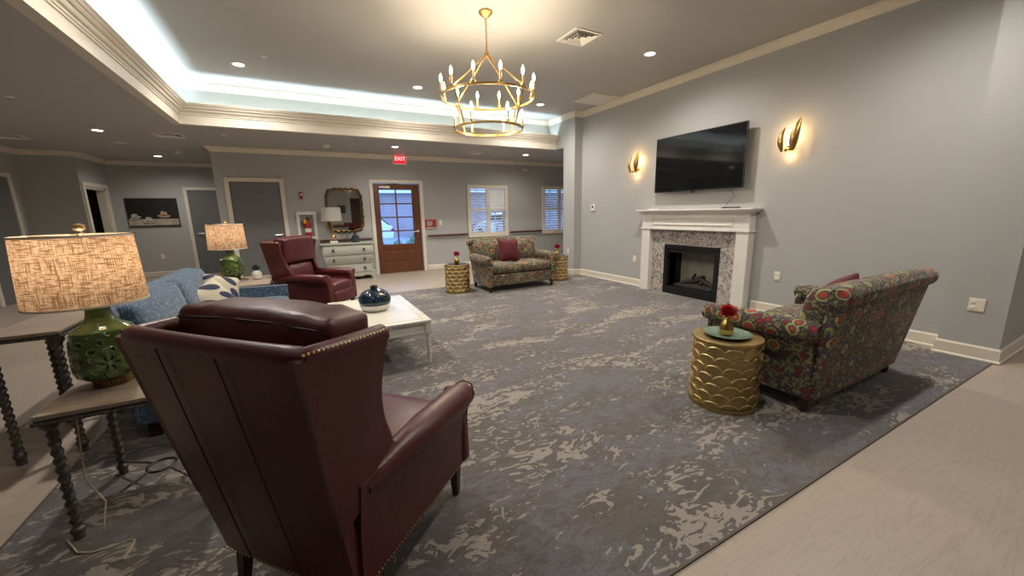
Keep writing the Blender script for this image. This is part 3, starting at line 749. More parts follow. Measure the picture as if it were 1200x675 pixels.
# cove strips
def area(name, loc, sx, sy, rot, e, c):
    l = bpy.data.lights.new(name, 'AREA'); l.shape = 'RECTANGLE'; l.size = sx; l.size_y = sy; l.energy = e; l.color = c
    o = bpy.data.objects.new(name, l); col.objects.link(o); o.location = loc; o.rotation_euler = rot; return o
COVE = (.72, .90, 1.0)
struct(B().box(-1.56, -1.54, -1.2, 7.6, 2.851, 2.862).box(-1.5, 5.15, 7.66, 7.68, 2.851, 2.862).build('trim_cove_light', M['cove'], smooth=False), 'cool white light strip hidden in the cove', 'light strip')
for nm, lc, sx, sy, dr, en in (('cove_glow_left', (-1.46, 3.0, 2.90), .05, 9.0, (1.5, 0, 1), 40), ('cove_glow_far', (1.9, 7.57, 2.90), 6.5, .05, (0, -1.5, 1), 22)):
    q = Vector(dr).to_track_quat('-Z', 'Y').to_euler() if sx > 1 else (Vector(dr).to_track_quat('-Z', 'X').to_euler())
    if sx < 1: sx, sy = sy, sx
    if nm.endswith('left'): q = (Matrix((Vector((0, 1, 0)), Vector(dr).normalized().cross(Vector((0, 1, 0)))*-1, -Vector(dr).normalized())).transposed()).to_euler()
    else: q = (Matrix((Vector((1, 0, 0)), Vector((1, 0, 0)).cross(Vector(dr).normalized()), -Vector(dr).normalized())).transposed()).to_euler()
    area(nm, lc, sx, sy, q, en, COVE)

# ---------------------------------------------------------------- television, sconces, mantel
r = thing('television', 'large black flat television mounted on the wall above the mantel', 'television', (XR, 3.98, 2.087), RT)
b = B().soft((1.49, .028, .85), .006, (0, -.115, 0)); b.build('tv_frame', M['black'], r)
B().box(-.732, .732, -.1305, -.1295, -.405, .412).build('screen', M['tv_screen'], r, smooth=False)
B().soft((.7, .03, .42), .01, (0, -.09, -.02)).build('back_housing', M['black'], r)
b = B().box(-.25, .25, -.015, -.002, -.15, .15).box(-.16, -.12, -.08, -.01, -.2, .2).box(.12, .16, -.08, -.01, -.2, .2); b.build('wall_bracket', M['black_metal'], r, smooth=False)
B().soft((.05, .02, .03), .004, (-.03, -.11, -.437)).build('sensor', M['black'], r)
tag(B().tube([(XR-.08, 3.46, 1.68), (XR-.06, 3.42, 1.62), (XR-.03, 3.40, 1.56), (XR-.05, 3.47, 1.48), (XR-.07, 3.50, 1.41)], .0035, 6).build('power_cord', M['black']), 'thin black cord hanging from the television to the mantel', 'cord')
tag(B().soft((.06, .24, .018), .004, (XR-.13, 3.37, 1.401+.0)).build('remote_control', M['black']), 'slim black remote lying on the right part of the mantel shelf', 'remote')
tag(B().soft((.08, .16, .012), .004, (XR-.13, 4.72, 1.398)).build('paper_card', M['plastic_white']), 'small white card lying on the left end of the mantel shelf', 'card')

def sconce(y, z, label):
    r = thing('wall_sconce', label, 'wall light', (XR, y, z), RT, group='pair of gold leaf sconces')
    B().lathe([(.045, .0), (.045, .012), (.02, .02), (.012, .05)], 24, Tr(0, -.001, -.12) @ Rx(PI/2)).build('wall_plate', M['gold_leaf'], r)
    def leaf(cx, lean, h, w, tip, yo, rot):
        def f(u, v):
            z = -.19+h*v; ww = w*math.sin(PI*min(1, (v*.92+.06)))**.75*(1-.25*v)+.002
            a = (u-.5)*2.0
            bulge = .065*math.sin(PI*min(1, v*.85+.12))
            x = ww*math.sin(a*.9); y = -bulge*cos(a*.9)
            p = Rz(rot) @ Vector((x, y, 0)); return (cx+p.x+lean*v+tip*v**3, -.085+yo+p.y, z)
        B().slab(f, 12, 20, .003).build('leaf_shade', M['gold_leaf'], r)
    leaf(-.055, -.02, .28, .058, .02, 0, -.35)
    leaf(.050, .02, .36, .065, .04, 0, .35)
    B().lathe([(.001, -.035), (.03, -.025), (.04, 0), (.03, .01)], 20, Tr(0, -.085, -.165)).build('cup', M['gold_leaf'], r)
    B().lathe([(.008, -.02), (.011, .0), (.018, .03), (.014, .06), (.001, .085)], 14, Tr(0, -.085, -.10)).build('bulb', M['bulb'], r)
    l = bpy.data.lights.new('sconce_glow', 'POINT'); l.energy = 1.3; l.color = (1, .62, .25); l.shadow_soft_size = .02
    o = bpy.data.objects.new('sconce_glow', l); col.objects.link(o); o.parent = r; o.location = (0, -.085, .02)
    l = bpy.data.lights.new('sconce_glow', 'POINT'); l.energy = .35; l.color = (1, .62, .25); l.shadow_soft_size = .02
    o = bpy.data.objects.new('sconce_glow', l); col.objects.link(o); o.parent = r; o.location = (0, -.06, -.24)
sconce(5.245, 2.235, 'gold leaf wall sconce left of the television, toward the column')
sconce(2.745, 2.25, 'gold leaf wall sconce right of the television')

# mantel: local x along -y world (left of picture = -x), local -y toward room
r = thing('fireplace_mantel', 'white painted fireplace mantel with marble surround under the television', 'mantel', (XR-.002, 4.015, .0075), RT)
W = .93
b = B()
for s in (-1, 1):
    xa, xb = sorted((s*W, s*(W-.175))); B().box(xa, xb, -.14, 0, 0, 1.06).build('pilaster', M['white'], r, smooth=False, bevel=.004)
b = B().box(-W, W, -.14, 0, 1.09, 1.30).box(-W-.015, W+.015, -.155, 0, 1.06, 1.09)
b.build('frieze', M['white'], r, smooth=False, bevel=.004)
b = B(); xa, xb, za, zb = -.70, .70, 1.14, 1.25
b.box(xa, xb, -.152, -.14, zb-.014, zb).box(xa, xb, -.152, -.14, za, za+.014).box(xa, xa+.014, -.152, -.14, za+.014, zb-.014).box(xb-.014, xb, -.152, -.14, za+.014, zb-.014)
b.build('frieze_panel', M['white'], r, smooth=False, bevel=.003)
b = B()
pr = [(.14, 1.30), (.145, 1.30), (.150, 1.32), (.170, 1.335), (.195, 1.355), (.20, 1.36)]
b.box(-W-.075, W+.075, -.225, 0, 1.36, 1.383)
for k in range(len(pr)-1):
    (d0, z0), (d1, z1) = pr[k], pr[k+1]; e0, e1 = d0-.14, d1-.14
    b.box(-W-e1, W+e1, -d1, 0, z0, z1)
b.build('shelf', M['white'], r, smooth=False, bevel=.003)
b = B().box(-W+.175, -.495, -.055, 0, 0, 1.06).box(.495, W-.175, -.055, 0, 0, 1.06).box(-.495, .495, -.055, 0, .82, 1.06)
b.build('marble_surround', M['marble'], r, smooth=False)
r2 = thing('electric_fireplace', 'black electric fireplace insert with charred logs inside the marble surround', 'fireplace', (XR-.002, 4.015, .0075), RT)
b = B(); X = .49
b.box(-X, -X+.07, -.07, -.002, 0, .815).box(X-.07, X, -.07, -.002, 0, .815).box(-X+.07, X-.07, -.07, -.002, .75, .815).box(-X+.07, X-.07, -.07, -.002, 0, .12)
b.build('fireplace_frame', M['black_metal'], r2, smooth=False, bevel=.004)
b = B().box(-X+.07, X-.07, -.055, -.03, .69, .74); b.build('air_grille', M['black'], r2, smooth=False)
b = B().box(-.425, .425, .0, .30, .10, .12).box(-.425, .425, .0, .30, .75, .77).box(-.445, -.42, .0, .30, .10, .77).box(.42, .445, .0, .30, .10, .77)
b.build('firebox_liner', M['black'], r2, smooth=False)
B().box(-.42, .42, .29, .30, .12, .75).build('firebox_back', M['firebrick'], r2, smooth=False)
b = B()
for (x0, z0, x1, z1, rr) in ((-.28, .17, -.02, .24, .028), (-.1, .2, .14, .31, .03), (.02, .30, .30, .18, .028), (-.2, .15, .1, .17, .03), (.0, .15, .28, .15, .026), (-.05, .28, .0, .34, .018)):
    P = [(x0+(x1-x0)*k/6+random.uniform(-.006, .006), .07+rr*2.2, z0+(z1-z0)*k/6+random.uniform(-.01, .01)) for k in range(7)]
    b.tube(P, rr, 8, rs=[rr*random.uniform(1.15, 1.6) for _ in P])
b.build('charred_log', M['log'], r2)
B().soft((.7, .16, .05), .02, (0, .10, .14)).build('ember_bed', M['log'], r2)

# ---------------------------------------------------------------- chandelier
CX, CY = 1.885, 3.95
r = thing('chandelier', 'two tier gold ring chandelier with eighteen candle bulbs', 'chandelier', (CX, CY, 0))
B().lathe([(.001, 3.33), (.02, 3.333), (.05, 3.355), (.068, 3.372), (.068, 3.388)], 28).build('canopy', M['gold_leaf'], r)
b = B(); z = 3.33
k = 0
while z > 3.09:
    P = []
    for i in range(12):
        a = 2*PI*i/12; u, v = .009*cos(a), .024*sin(a); P.append((u, 0, z-.02+v) if k % 2 else (0, u, z-.02+v))
    b.tube(P, .0028, 6, closed=True); z -= .037; k += 1
b.tube([(0, 0, 3.10), (0, 0, 3.03)], .008); b.build('chain', M['gold_leaf'], r)
B().lathe([(.001, 2.965), (.02, 2.975), (.026, 2.995), (.018, 3.015), (.01, 3.04)], 20).build('hub', M['gold_leaf'], r)
ZR1, ZR2, R1, R2 = 2.58, 2.27, .485, .355
def ring(R, z):
    b = B(); N = 72; sec = [(-.006, -.011), (.006, -.011), (.006, .011), (-.006, .011)]
    vs = [[b.bm.verts.new(((R+dr)*cos(2*PI*i/N), (R+dr)*sin(2*PI*i/N), z+dz)) for dr, dz in sec] for i in range(N)]
    for i in range(N):
        for j in range(4): b.bm.faces.new((vs[i][j], vs[i][(j+1) % 4], vs[(i+1) % N][(j+1) % 4], vs[(i+1) % N][j]))
    return b.build('ring', M['gold_leaf'], r, angle=30)
ring(R1, ZR1); ring(R2, ZR2)
YAW = -.4933
for k in range(4):
    a = YAW+PI*(.28+.5*k)+(.0 if k % 2 else .0); c, s_ = cos(a), sin(a)
    b = B(); b.tube([(.015*c, .015*s_, 2.985), ((R1-.003)*c, (R1-.003)*s_, ZR1+.02), ((R1-.002)*c, (R1-.002)*s_, ZR1-.01)], .0075, 8)
    b.build('upper_rod', M['gold_leaf'], r)
    b = B(); b.tube([((R1-.012)*c, (R1-.012)*s_, ZR1+.01), ((R2+.0)*c, (R2+.0)*s_, ZR2-.005)], .0075, 8); b.build('lower_rod', M['gold_leaf'], r)
def candle(a, R, z):
    x, y = R*cos(a), R*sin(a); T = Tr(x, y, z)
    o = B().lathe([(.002, .0), (.02, .012), (.024, .02), (.012, .02), (.0105, .105), (.008, .108)], 14, T).build('candle_sleeve', M['candle'], r)
    B().lathe([(.006, .108), (.010, .118), (.0155, .138), (.012, .162), (.005, .182), (.001, .19)], 12, T).build('bulb', M['bulb'], o)
for k in range(12): candle(YAW+2*PI*(k+.58)/12, R1, ZR1+.008)
for k in range(6): candle(YAW+2*PI*(k+.08)/6, R2, ZR2+.008)
for (R, z, n, e) in ((R1, ZR1+.15, 6, 4.6), (R2, ZR2+.15, 3, 6.0)):
    for k in range(n):
        a = YAW+2*PI*(k+.29)/n
        l = bpy.data.lights.new('chandelier_glow', 'POINT'); l.energy = e; l.color = (1, .82, .60); l.shadow_soft_size = .03
        o = bpy.data.objects.new('chandelier_glow', l); col.objects.link(o); o.parent = r; o.location = (R*cos(a), R*sin(a), z)

# ---------------------------------------------------------------- wingback recliner
def recliner(label, loc, rotz):
    r = thing('wingback_armchair', label, 'armchair', loc, rotz)
    L = M['leather']
    def yb(z): t = (z-.18)/.885; return -.385-.160*t
    def xb(z): t = (z-.18)/.885; return .303+.062*t
    # outside back
    def fb(u, v):
        z = .185+.868*v; x = xb(z)*(2*u-1); return (x, yb(z)+.025-.012*(1-(2*u-1)**2), z)
    B().slab(fb, 10, 12, .05).build('outside_back', L, r)
    # top roll of the back
    for x in (-.14, .10):
        B().tube([(x*(1+.0*k)+ (.02 if x < 0 else .03)*(1-k/12)*0, yb(.2+.84*k/12)-.0125-.010*(1-(x/.33)**2), .2+.84*k/12) for k in range(13)], .0022, 6).build('back_seam', M['leather_seam'], r)
    TOP = {}
    for s in (-1, 1):
        # wing: u back->front, v bottom->top
        def fw(u, v, s=s):
            zb = .45+.16*u; zt = 1.049-.010*u; z = zb+(zt-zb)*v
            yf = -.175-.075*v-.06*sin(PI*v)*1.0; y = yb(z)+(yf-yb(z))*u
            x = xb(z)-.024+(.05*v-.01)*u**1.5+.012*sin(PI*u)
            return (s*x, y, z)
        B().slab(fw, 10, 12, .05).build('wing', L, r)
        # padded front edge of wing
        P = [(lambda p: (p[0]-s*.006, p[1], p[2]))(fw(1, k/12)) for k in range(13)]
        B().tube(P, .030, 10, rs=[.024+.010*sin(PI*k/12) for k in range(13)]).build('wing_edge', L, r)
        TOP[s] = [(lambda p: Vector((p[0]-s*.002, p[1], p[2]-.004)))(fw(.12+.88*k/10, 1)) for k in range(11)]
        # arm: body and roll
        def side(u, v, s=s):   # outer side panel, u back->front, v bottom->top
            z = .185+.40*v; y = -.37+.745*u-(.05*v*v*u)
            return (s*(.295+.03*v*v), y, z)
        B().slab(side, 8, 6, .05).build('side_panel', L, r)
        P = [(s*(.315+.022*min(1, k/5)), -.33+.66*k/12, .545+.022*min(1, k/4)-.012*(k/12)**2) for k in range(13)]
        rs = [.035+.03*min(1, k/6) for k in range(12)]+[.055]
        B().tube(P, .06, 16, rs=rs).build('arm_roll', L, r)
        B().soft((.095, .05, .40), .022, (s*.288, .352, .385), fn=lambda q, u: Vector((q.x, q.y-.025*max(0, u[2])**2, q.z))).build('arm_front', L, r)
        B().lathe([(.001, .02), (.045, .018), (.058, .0), (.056, -.02)], 20, Tr(s*.337, .33, .556) @ Rx(-PI/2)).build('arm_scroll', L, r)
        b = B(); b.tube([(s*.328, .376, .19), (s*.330, .370, .42), (s*.352, .352, .515), (s*.388, .348, .55), (s*.375, .349, .60), (s*.335, .350, .614), (s*.292, .352, .59), (s*.262, .366, .50), (s*.252, .374, .40), (s*.250, .378, .2)], .0045, 6)
        b.build('arm_piping', M['piping'], r)
        # nailheads along the wing top outer edge
        b = B()
        for k in range(22):
            p = Vector(fw(.06+.92*k/21, 1.0)); b.lathe([(.0050, 0), (.0038, .003), (.001, .0042)], 8, Tr(p.x+s*.020, p.y, p.z+.012) @ Ry(s*.9))
        b.build('nailhead_trim', M['brass_nail'], r); b = B()
        for k in range(24):
            p = Vector(fw(1.0, 1-k/24)); b.lathe([(.0042, 0), (.003, .003), (.001, .004)], 8, Tr(p.x+s*.014, p.y+.020, p.z) @ Rx(-1.2) @ Ry(s*.3))
        b.build('nailhead_trim', M['brass_nail'], r); b = B()
        for k in range(46):
            y = -.37+.745*k/45; b.lathe([(.0045, 0), (.003, .0025), (.001, .0035)], 6, Tr(s*.3215, y, .194) @ Ry(s*PI/2))
        b.build('nailhead_trim', M['brass_nail'], r)
    mid = [Vector(fb(.06+.88*i/14, 1))+Vector((0, .004, -.004)) for i in range(15)]
    cl_ = Vector((-xb(1.04)+.030, yb(1.04)+.034  , 1.046)); cr_ = Vector((-cl_.x, cl_.y  , 1.046))
    B().tube(list(reversed(TOP[-1]))+[cl_]+mid+[cr_]+TOP[1], .0295, 14).build('top_roll', L, r)
    b = B()
    for k in range(38):
        x = -.295+.59*k/37; b.lathe([(.0045, 0), (.003, .0025), (.001, .0035)], 6, Tr(x, yb(.195)-.0005-.0125, .194) @ Rx(PI/2))
    b.build('nailhead_trim', M['brass_nail'], r)
    B().box(-.285, .285, -.36, .345, .19, .33).build('seat_base', L, r, smooth=False)
    B().soft((.50, .60, .15), .05, (0, .085, .405), (0, .0, .025)).build('seat_cushion', L, r)
    B().soft((.50, .05, .175), .022, (0, .375, .275), (0, .012, 0)).build('footrest_panel', L, r)
    B().soft((.52, .17, .30), .07, (0, 0, 0), (0, .03, .0), Tr(0, -.30, .60) @ Rx(.13)).build('lumbar_cushion', L, r)
    def fh(q, u):
        t = max(0, u[2]); q.z += .010*cos(u[0]*PI*.5)*t-.008*t*(u[0] > .8)+.004*sin(u[0]*17+u[1]*3)*t*abs(u[0]); q.y += .008*sin(u[0]*9)*t; return q
    B().soft((.63, .19, .35), .036, (0, 0, 0), (0, .02, .002), Tr(0, -.315, .936) @ Rx(-.03), n=15, fn=fh).build('head_cushion', L, r)
    B().tube([(.292*(k/10-1), -.412+.002*sin(k), 1.082+.012*cos((k/10-1)*PI/2)) for k in range(21)], .003, 6).build('cushion_seam', M['leather_seam'], r)
    for (x, y, bk) in ((-.27, .335, 0), (.27, .335, 0), (-.265, -.345, 1), (.265, -.345, 1)):
        b = B(); d = -.03 if bk else .0
        vs = []
        for (z, h) in ((.19, .024), (0, .015)):
            dd = d*(1 if z == 0 else 0); vs.append([(x-h, y-h+dd, z), (x+h, y-h+dd, z), (x+h, y+h+dd, z), (x-h, y+h+dd, z)])
        A = [b.bm.verts.new(p) for p in vs[0]]; C = [b.bm.verts.new(p) for p in vs[1]]
        b.bm.faces.new(A); b.bm.faces.new(list(reversed(C)))
        for i in range(4): b.bm.faces.new((A[i], C[i], C[(i+1) % 4], A[(i+1) % 4]))
        b.build('leg', M['leg_wood'], r, smooth=False, bevel=.003)
    return r
FZ = .0075   # carpet top
RC = recliner('burgundy leather wingback armchair seen from behind in the foreground', (.122, 1.647, FZ), math.radians(-48.2))
dup(RC, (.16, 6.17, FZ), math.radians(-126), 'burgundy leather wingback armchair facing the room beside the sage chest of drawers')

# ---------------------------------------------------------------- floral loveseat
def loveseat(label, loc, rotz):
    r = thing('loveseat', label, 'loveseat', loc, rotz, group='floral loveseats'); L = M['floral']
    def yb(z): return -.375-.115*((z-.1)/.75)
    def fb(u, v):
        z = .10+.74*v; x = .665*(2*u-1)*(1+.07*v); return (x, yb(z)+.035-.015*(1-(2*u-1)**2), z)
    B().slab(fb, 16, 10, .07).build('outside_back', L, r)
    # rolled top of back
    P = [(.735*(2*k/24-1), -.462, .835+.012*(1-(2*k/24-1)**2)) for k in range(25)]
    B().tube(P, .07, 18, rs=[.055]+[.068+.006*sin(PI*k/24) for k in range(1, 24)]+[.055]).build('back_roll', L, r)
    def fi(q, u): q.y += -.072*max(0, u[2]*.5+.5)**1.5; return q
    for s in (-1, 1):
        B().soft((.655, .20, .46), .07, (s*.33, -.285, .64), (0, .035, 0), fn=fi).build('back_cushion', L, r)
        B().soft((.60, .70, .155), .055, (s*.302, .035, .40), (0, .01, .022)).build('seat_cushion', L, r)
        def fs(u, v, s=s):
            z = .10+.44*v; y = -.36+.74*u; return (s*(.645+.045*v*v), y, z)
        B().slab(fs, 8, 8, .07).build('side_panel', L, r)
        P = [(s*(.685+.015*(k/12)), -.38+.80*k/12, .575-.01*(k/12)) for k in range(13)]
        B().tube(P, .075, 18, rs=[.06]+[.074+.004*sin(PI*k/12) for k in range(1, 12)]+[.062]).build('arm_roll', L, r)
        B().soft((.115, .05, .46), .022, (s*.662, .375, .325), fn=lambda q, u: q).build('arm_front', L, r)
        B().lathe([(.001, .018), (.05, .014), (.064, .0), (.06, -.02)], 22, Tr(s*.70, .418, .565) @ Rx(-PI/2)).build('arm_scroll', L, r)
    B().soft((1.23, .70, .20), .02, (0, .025, .21)).build('seat_base', L, r)
    for (x, y) in ((-.65, .335), (.65, .335), (-.65, -.32), (.65, -.32)):
        B().lathe([(.022, 0), (.026, .01), (.032, .11)], 14, Tr(x, y, 0)).build('leg', M['leg_wood'], r)
    return r
LS = loveseat('red and olive floral loveseat by the far wall with a burgundy cushion', (3.495, 6.43, FZ), PI)
dup(LS, (3.58, 1.55, FZ), 0, 'red and olive floral loveseat seen from behind, next to the near gold drum')
def pillow(name, label, loc, rx, ry, rz, size, mat, cat='cushion', group=None):
    def fp(q, u):
        k = 1+.10*(u[0]**4*u[2]**4); e = (abs(u[0])**3)*(1-abs(u[2]))+(abs(u[2])**3)*(1-abs(u[0])); q.x *= k*(1-.05*e); q.z *= k*(1-.05*e)
        q.y *= (1-u[0]**4*.85)*(1-u[2]**4*.85)+.06; return q
    o = B().soft((size, .16, size), .06, (0, 0, 0), fn=fp, n=13).build(name, mat)
    o.location = loc; o.rotation_euler = (rx, ry, rz); return tag(o, label, cat, group)
pillow('throw_pillow', 'burgundy square cushion on the far floral loveseat', (3.42, 6.46, .70), -.28, .04, .0, .42, M['wine'])
pillow('throw_pillow', 'burgundy square cushion on the near floral loveseat seen from behind', (3.70, 1.44, .650), .34, -.12, 0, .42, M['wine'])

# ---------------------------------------------------------------- blue sofa
r = thing('sofa', 'blue flecked three seat sofa along the left side of the carpet', 'sofa', (-.64, 4.27, FZ), -PI/2); L = M['blue']
def fb(u, v):
    z = .12+.70*v; x = 1.11*(2*u-1)*(1-.0*v); return (x, -.37-.12*v+.05*0, z)
B().slab(fb, 12, 8, .10).build('outside_back', L, r)
B().tube([(1.10*(2*k/20-1), -.475, .80+.012*(1-(2*k/20-1)**2)) for k in range(21)], .08, 18, rs=[.05]+[.078]*19+[.05]).build('back_roll', L, r)
for k in (-1, 1):
    B().soft((1.035, .17, .50), .055, (k*.515, -.325, .62), (0, .02, .0), fn=lambda q, u: Vector((q.x, q.y-.09*(u[2]*.5+.5), q.z))).build('back_cushion', L, r)
    B().soft((.99, .70, .17), .06, (k*.50, .09, .40), (0, .01, .025)).build('seat_cushion', L, r)
for s in (-1, 1):
    def fs(u, v, s=s):
        z = .12+.48*v-.02*u*v; y = -.40+.83*u; return (s*(1.10+.035*v), y, z)
    B().slab(fs, 10, 8, .13).build('arm', L, r)
B().soft((2.05, .76, .20), .02, (0, .01, .22)).build('seat_base', L, r)
for (x, y) in ((-1.09, .36), (1.09, .36), (-1.09, -.33), (1.09, -.33)):
    b = B(); b.box(x-.035, x+.035, y-.035, y+.035, 0, .125); b.build('leg', M['leg_wood'], r, smooth=False, bevel=.005)
pillow('throw_pillow', 'cream cushion with navy leaf shapes leaning on the far sofa arm', (-.80, 5.04, .64), -.45, .30, .50, .34, M['cream'], group=None)
pillow('throw_pillow', 'cream cushion with navy leaf shapes in front of the other, nearer on the sofa', (-.83, 4.70, .615), -.50, -.45, .75, .33, M['cream'], group=None)

# ---------------------------------------------------------------- twisted leg tables
def twist_leg(parent, x, y, z1, R=.019, z0=0.0):
    b = B(); n = 90; prof = []
    for k in range(n+1):
        z = z0+(z1-z0)*k/n; t = k/n
        rr = R
        if t < .05: rr = R*1.15
        elif t < .10: rr = R*(1.6-.9*abs((t-.075)/.025)*.4)
        elif t > .955: rr = R*1.9
        elif t > .93: rr = R*1.35
        prof.append((rr, z))
    def rf(a, z):
        t = (z-z0)/(z1-z0)
        if t < .10 or t > .93: return 1.0
        return 1+.24*cos(2*a-z*150)
    b.lathe(prof, 20, Tr(x, y, 0), rf); return b.build('leg', M['iron'], parent, angle=60)
def rope(b, p, q, r=.005, n=None):
    p, q = Vector(p), Vector(q); d = q-p; n = n or int(d.length/.008)
    b.tube([p+d*k/n for k in range(n+1)], r, 6, rs=[r*(1+.28*(k % 2)) for k in range(n+1)])
def side_table(label, x0, x1, y0, y1, z, group, name='side_table', mids=(), brace=True, R=.017, zf=FZ):
    cx, cy = (x0+x1)/2, (y0+y1)/2; r = thing(name, label, 'side table', (cx, cy, zf), group=group); h = z-zf
    X, Y = (x1-x0)/2, (y1-y0)/2
    B().soft((2*X, 2*Y, .022), .004, (0, 0, h-.011)).build('tabletop', M['grey_wood'], r)
    b = B(); b.box(-X+.004, X-.004, -Y+.004, Y-.004, h-.034, h-.0225)
    for (a, c) in (((-X, -Y), (X, -Y)), ((X, -Y), (X, Y)), ((X, Y), (-X, Y)), ((-X, Y), (-X, -Y))): rope(b, (*a, h-.036), (*c, h-.036), .007)
    b.build('apron', M['iron'], r)
    ins = .034
    ys = [-Y+ins, Y-ins]+[m-cy for m in mids]
    for yy in ys:
        for xx in (-X+ins, X-ins): twist_leg(r, xx, yy, h-.035, R)
    if brace:
        b = B(); zz = .07
        for sx in (-1, 1):
            for sy in (-1, 1): rope(b, (sx*(X-ins), sy*(Y-ins), zz), (sx*.045, sy*.045, zz+.05), .0055)
        b.tube([(.06*cos(a*PI/12), .06*sin(a*PI/12), zz+.05) for a in range(24)], .007, 6, closed=True)
        b.build('stretcher', M['iron'], r)
    return r
side_table('weathered wood side table with twisted iron legs holding the large near lamp', -1.05, -.50, 2.215, 2.79, .617, 'twisted iron leg side tables')
side_table('weathered wood side table between the sofa and the far armchair', -1.04, -.40, 5.54, 6.40, .60, 'twisted iron leg side tables')
side_table('tall narrow console table with twisted iron legs behind the blue sofa', -1.62, -1.29, 3.15, 4.40, .78, None, 'console_table', mids=(3.74,), brace=False, R=.019, zf=0.001)

# ---------------------------------------------------------------- table lamps
def relief(a, z):
    # returns displacement (m) and tone 0..1 of the embossed leaf pattern (hole shade painted dark), a angle, z height in body
    u = a*.125; best = 0; tone = .4
    cs = [(k*2*PI/5*.125, .10+.03*(k % 2)) for k in range(6)]
    for (cu, cz) in cs:
        du = (u-cu); du = (du+PI*.125) % (2*PI*.125)-PI*.125; dz = z-cz
        rad = math.hypot(du, dz); ang = math.atan2(dz, du)
        n = 6; w = abs(((ang*n/(2*PI)) % 1)-.5)*2     # 1 on petal edges, 0 on axis
        R = .068*(1-.55*w*w)
        if rad < .008: return .006, 1.0
        if rad < R:
            e = rad/R; inside = sin(PI*min(1, e))
            hgt = .006*(1-w**2)*inside
            if w > .72 and .35 < e < .85: return -.007, 0.0
            return max(best, hgt), .45+.35*(1-w)
        if rad < R+.006: return .006, .95
    # scalloped loops between flowers
    q = sin(u*90)*sin(z*80+1.2)
    if q > .62: return -.006, .02
    if q > .38: return .005, .8
    return 0, tone
def lamp(label, loc, zr):
    r = thing('table_lamp', label, 'table lamp', loc, group='pair of green ceramic lamps')
    B().lathe([(.070, 0), (.072, .004), (.072, .034), (.066, .038)], 64, rf=lambda a, z: 1+.03*cos(a*36)).build('brass_foot', M['gold_frame'], r)
    prof = [(.062, .036), (.095, .045), (.118, .065), (.128, .10), (.128, .14), (.126, .19), (.121, .235), (.118, .262), (.114, .276), (.104, .283), (.080, .296), (.060, .314), (.050, .335), (.045, .362), (.044, .39), (.040, .396)]
    # dense resample
    P = []
    for k in range(len(prof)-1):
        n = 10 if k < 8 else 4
        for j in range(n): t = j/n; P.append((prof[k][0]*(1-t)+prof[k+1][0]*t, prof[k][1]*(1-t)+prof[k+1][1]*t))
    P.append(prof[-1])
    seg = 220; bm = bmesh.new(); lay = bm.verts.layers.float.new('relief'); rings = []
    for (rr, z) in P:
        ring_ = []
        for i in range(seg):
            a = 2*PI*i/seg; d, t = (relief(a, z-.03) if .06 < z < .262 else (0, .4))
            sq = 1+.05*cos(4*(a+.5))*(1 if z < .285 else .2)       # faintly squared body
            x = rr*sq+d*.9; v = bm.verts.new((x*cos(a), x*sin(a), z)); v[lay] = t; ring_.append(v)
        rings.append(ring_)
    for k in range(len(rings)-1):
        for i in range(seg): bm.faces.new((rings[k][i], rings[k][(i+1) % seg], rings[k+1][(i+1) % seg], rings[k+1][i]))
    bm.faces.new(list(reversed(rings[0]))); bm.faces.new(rings[-1])
    bb = B(); bb.bm.free(); bb.bm = bm; bb.build('ceramic_body', M['ceramic'], r, angle=70)
    B().lathe([(.030, .396), (.032, .405), (.022, .412), (.012, .418), (.010, .46), (.014, .465), (.014, .50), (.004, .505)], 24).build('lamp_neck', M['candle'], r)
    # shade with UVs
    bm = bmesh.new(); uvl = bm.loops.layers.uv.new('UVMap'); n = 64; za, zb, ra, rb = .42, .728, .209, .195
    A = [bm.verts.new((ra*cos(2*PI*i/n), ra*sin(2*PI*i/n), za)) for i in range(n)]; C = [bm.verts.new((rb*cos(2*PI*i/n), rb*sin(2*PI*i/n), zb)) for i in range(n)]
    for i in range(n):
        f = bm.faces.new((A[i], A[(i+1) % n], C[(i+1) % n], C[i]))
        for lp, (uu, vv) in zip(f.loops, ((i/n, 0), ((i+1)/n, 0), ((i+1)/n, 1), (i/n, 1))): lp[uvl].uv = (uu*2, vv*.5)
    bb = B(); bb.bm.free(); bb.bm = bm; sh = bb.build('lamp_shade', M['linen'], r, loc=(-.022, 0, -.012))
    for (R_, z_) in ((ra, za), (rb, zb)):
        B().lathe([(R_-.002, z_-.004), (R_+.002, z_-.004), (R_+.002, z_+.005), (R_-.002, z_+.005), (R_-.002, z_-.004)], 64, cap=False).build('shade_trim', M['trim'], sh)
    b = B()
    for k in range(3):
        a = k*2*PI/3; b.tube([(.0, .0, .715), (.193*cos(a), .193*sin(a), .722)], .002, 5)
    b.tube([(.035*cos(t*PI/8)*1.0, 0, .56+.0*t) for t in range(1)]+[(.0, 0, .70), (.0, 0, .715)], .002, 5)
    b.build('shade_spider', M['gold_frame'], r)
    B().lathe([(.004, .715), (.012, .725), (.008, .735), (.022, .748), (.020, .765), (.001, .772)], 16).build('finial', M['candle'], r)
    B().lathe([(.012, .50), (.03, .54), (.03, .565), (.012, .592), (.001, .596)], 16).build('bulb', M['bulb_frost'], r)
    l = bpy.data.lights.new('lamp_glow', 'POINT'); l.energy = 1.35; l.color = (1, .72, .46); l.shadow_soft_size = .035
    o = bpy.data.objects.new('lamp_glow', l); col.objects.link(o); o.parent = r; o.location = (0, 0, .62)
    return r
LP = lamp('large green ceramic lamp with tan linen shade in the left foreground', (-.885, 2.515, .6175), 0)
dup(LP, (-.83, 6.18, .6005), 1.0, 'green ceramic lamp with tan linen shade beyond the sofa, beside the small potted plant')
